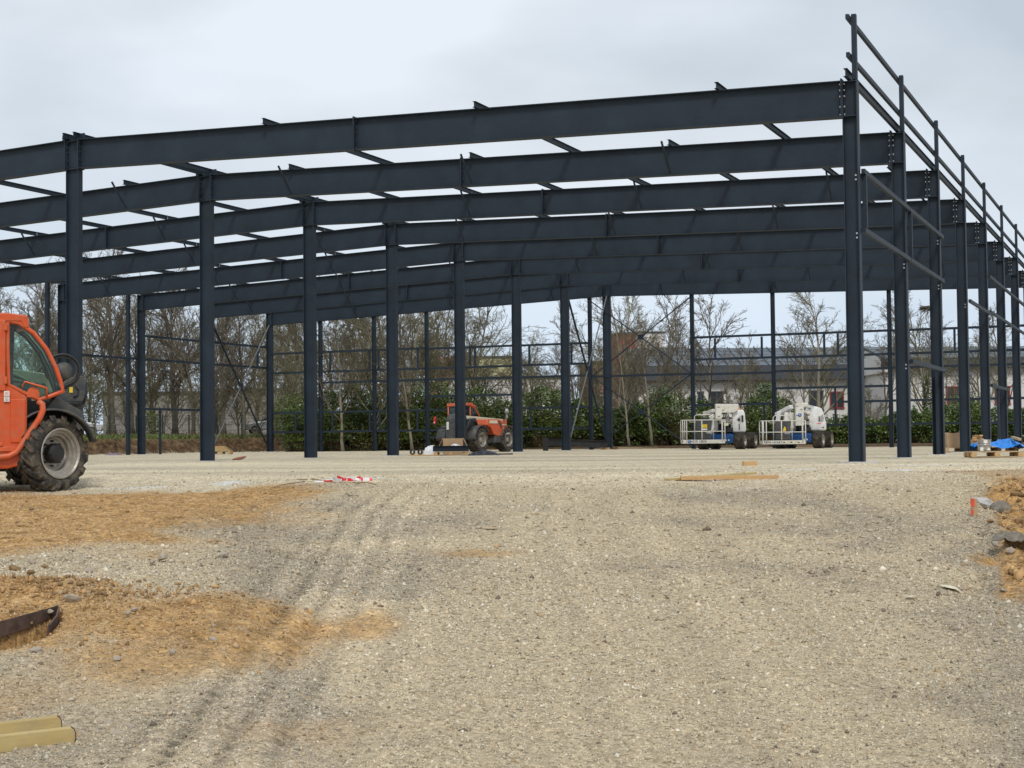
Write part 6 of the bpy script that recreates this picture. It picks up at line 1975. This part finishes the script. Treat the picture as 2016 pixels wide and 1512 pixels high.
# yellow formwork beam in the bottom left corner
A, B = on_ground(-230, 1512), on_ground(150, 1466)
d = (B - A)
L = math.hypot(d.x, d.y)
T = thing('formwork_beam', 'yellow timber formwork beam with rounded ends in the bottom left corner', 'beam', A, math.atan2(d.y, d.x))
T.rotation_euler = (0, -math.atan2(d.z, L), math.atan2(d.y, d.x))
for y in (0.0, 0.19):
    e = [(L - 0.022, 0.0), (L - 0.006, 0.012), (L, 0.03), (L, 0.06), (L - 0.006, 0.078), (L - 0.022, 0.09)]
    zo = 0.03 if y > 0.1 else 0.0
    e = [(x_ - (0.05 if y > 0.1 else 0), z_ + zo) for x_, z_ in e]
    MB().prism([(0, 0.0)] + e + [(0, 0.09 + zo)], y, y + 0.042).build('flange', 'wood_yellow', T, bevel=0.008)
    MB().prism([(e_[0] + 0.003, e_[1]) for e_ in e] + [(e[0][0] + 0.018, 0.05)], y + 0.003, y + 0.039).build('end_cap', 'fabric_brown', T)
MB().box((L / 2 - 0.02, 0.116, 0.03), (L - 0.04, 0.146, 0.03)).build('web', 'wood_yellow', T)
# brown membrane round the dip on the left
def strip(pts, h0, h1, name, material, label, cat, lean=(0, 0)):
    base = on_ground(*pts[0])
    rows = [[], []]
    for k, (px, py) in enumerate(pts):
        q = on_ground(px, py) - base
        w = 0.012 * math.sin(k * 2.1)
        rows[0].append((q.x + w, q.y, q.z - h0))
        rows[1].append((q.x + lean[0] - w, q.y + lean[1], q.z + h1))
    o = MB().shell(rows).build(name, material, None, True, loc=base, solid=0.012)
    return tag(o, label, cat)
lip = [(-4.2, 9.35), (-3.75, 9.55), (-3.55, 9.80), (-3.38, 10.02), (-3.27, 10.30), (-3.15, 10.60), (-3.08, 10.42), (-3.02, 10.20), (-2.97, 9.9)]
rows = [[], [], []]
b0 = None
for k, (t_, s_) in enumerate(lip):
    x_, y_ = t_ * RH.x + s_ * FH.x, t_ * RH.y + s_ * FH.y
    zt_ = gz(x_ + 0.0, y_ + 0.0)
    if b0 is None:
        b0 = Vector((x_, y_, zt_))
    q = Vector((x_, y_, zt_)) - b0
    w_ = 0.015 * math.sin(k * 2.3)
    inn = (Vector((-3.35, 9.7)) - Vector((t_, s_))).normalized() * 0.03
    ix, iy = inn.x * RH.x + inn.y * FH.x, inn.x * RH.y + inn.y * FH.y
    rows[0].append((q.x + ix * 1.7, q.y + iy * 1.7, q.z + 0.012 + w_))
    rows[1].append((q.x + ix * 1.9, q.y + iy * 1.9, q.z - 0.03))
    rows[2].append((q.x + ix * 2.0, q.y + iy * 2.0, q.z - 0.075 - w_))
o = MB().shell(rows).build('membrane', 'fabric_brown', None, False, loc=b0, solid=0.012)
tag(o, 'torn brown membrane edging the dug-out hole on the left', 'membrane')
# geotextile and broken concrete by the pit on the right
p = on_ground(1970, 1008)
crumpled('geotextile', 'fabric', 'folded grey geotextile beside the white broken stone', 'fabric', lambda u, v: ((u - 0.5) * 0.26, (v - 0.5) * 0.25, 0.14 * math.sin(PI * u) ** 0.5 * math.sin(PI * v) ** 0.5), 10, 9, 4, 0.035, True, loc=p, rz=AZ)
p = on_ground(2000, 1065)
crumpled('geotextile', 'fabric', 'grey geotextile flap hanging into the pit at right edge', 'fabric', lambda u, v: ((u - 0.5) * 0.40, (v - 0.5) * 0.34 - u * 0.12, 0.03 + 0.07 * math.sin(PI * v) * math.sin(3.5 * u + 0.4) ** 2), 12, 10, 14, 0.06, False, loc=p, rz=AZ - 0.5)
WR = rock_mesh(77, 'broken_stone', 'rock_white', 2)
p = on_ground(1937, 996)
o = bpy.data.objects.new('broken_stone', WR)
COL.objects.link(o)
o.location = p + Vector((0, 0, 0.03))
o.scale = (0.13, 0.10, 0.09)
o.rotation_euler = (0.1, 0.3, 0.4)
tag(o, 'white broken stone next to the marker stake', 'stone')
p = on_ground(225, 896)
crumpled('purple_wrap', 'purple', 'scrap of purple wrapping at the foot of the earth bank', 'wrapping', lambda u, v: ((u - 0.5) * 0.9, (v - 0.5) * 0.4, 0.10 * math.sin(PI * u) * math.sin(PI * v)), 10, 6, 2, 0.05, False, loc=p, rz=AZ)
# sprayed marks on the ground
for k, (px, py, w, m) in enumerate(((1872, 1156, 0.11, 'cream'), (1795, 1175, 0.06, 'cream'), (1838, 1217, 0.09, 'cream'), (962, 1040, 0.16, 'wood_grey'), (1652, 939, 0.35, 'marker_orange'))):
    c = on_ground(px, py)
    rg = random.Random(k)
    pts = [(math.cos(a) * w * rg.uniform(0.5, 1), math.sin(a) * w * 0.7 * rg.uniform(0.4, 1)) for a in [2 * PI * j / 11 for j in range(11)]]
    rows = [[Vector((x, y, gz(c.x + x, c.y + y) + 0.006)) - Vector((0, 0, c.z)) for x, y in pts]]
    mb = MB()
    mb.add(rows[0], [tuple(range(11))])
    o = mb.build('sprayed_mark', m, ground, loc=c)
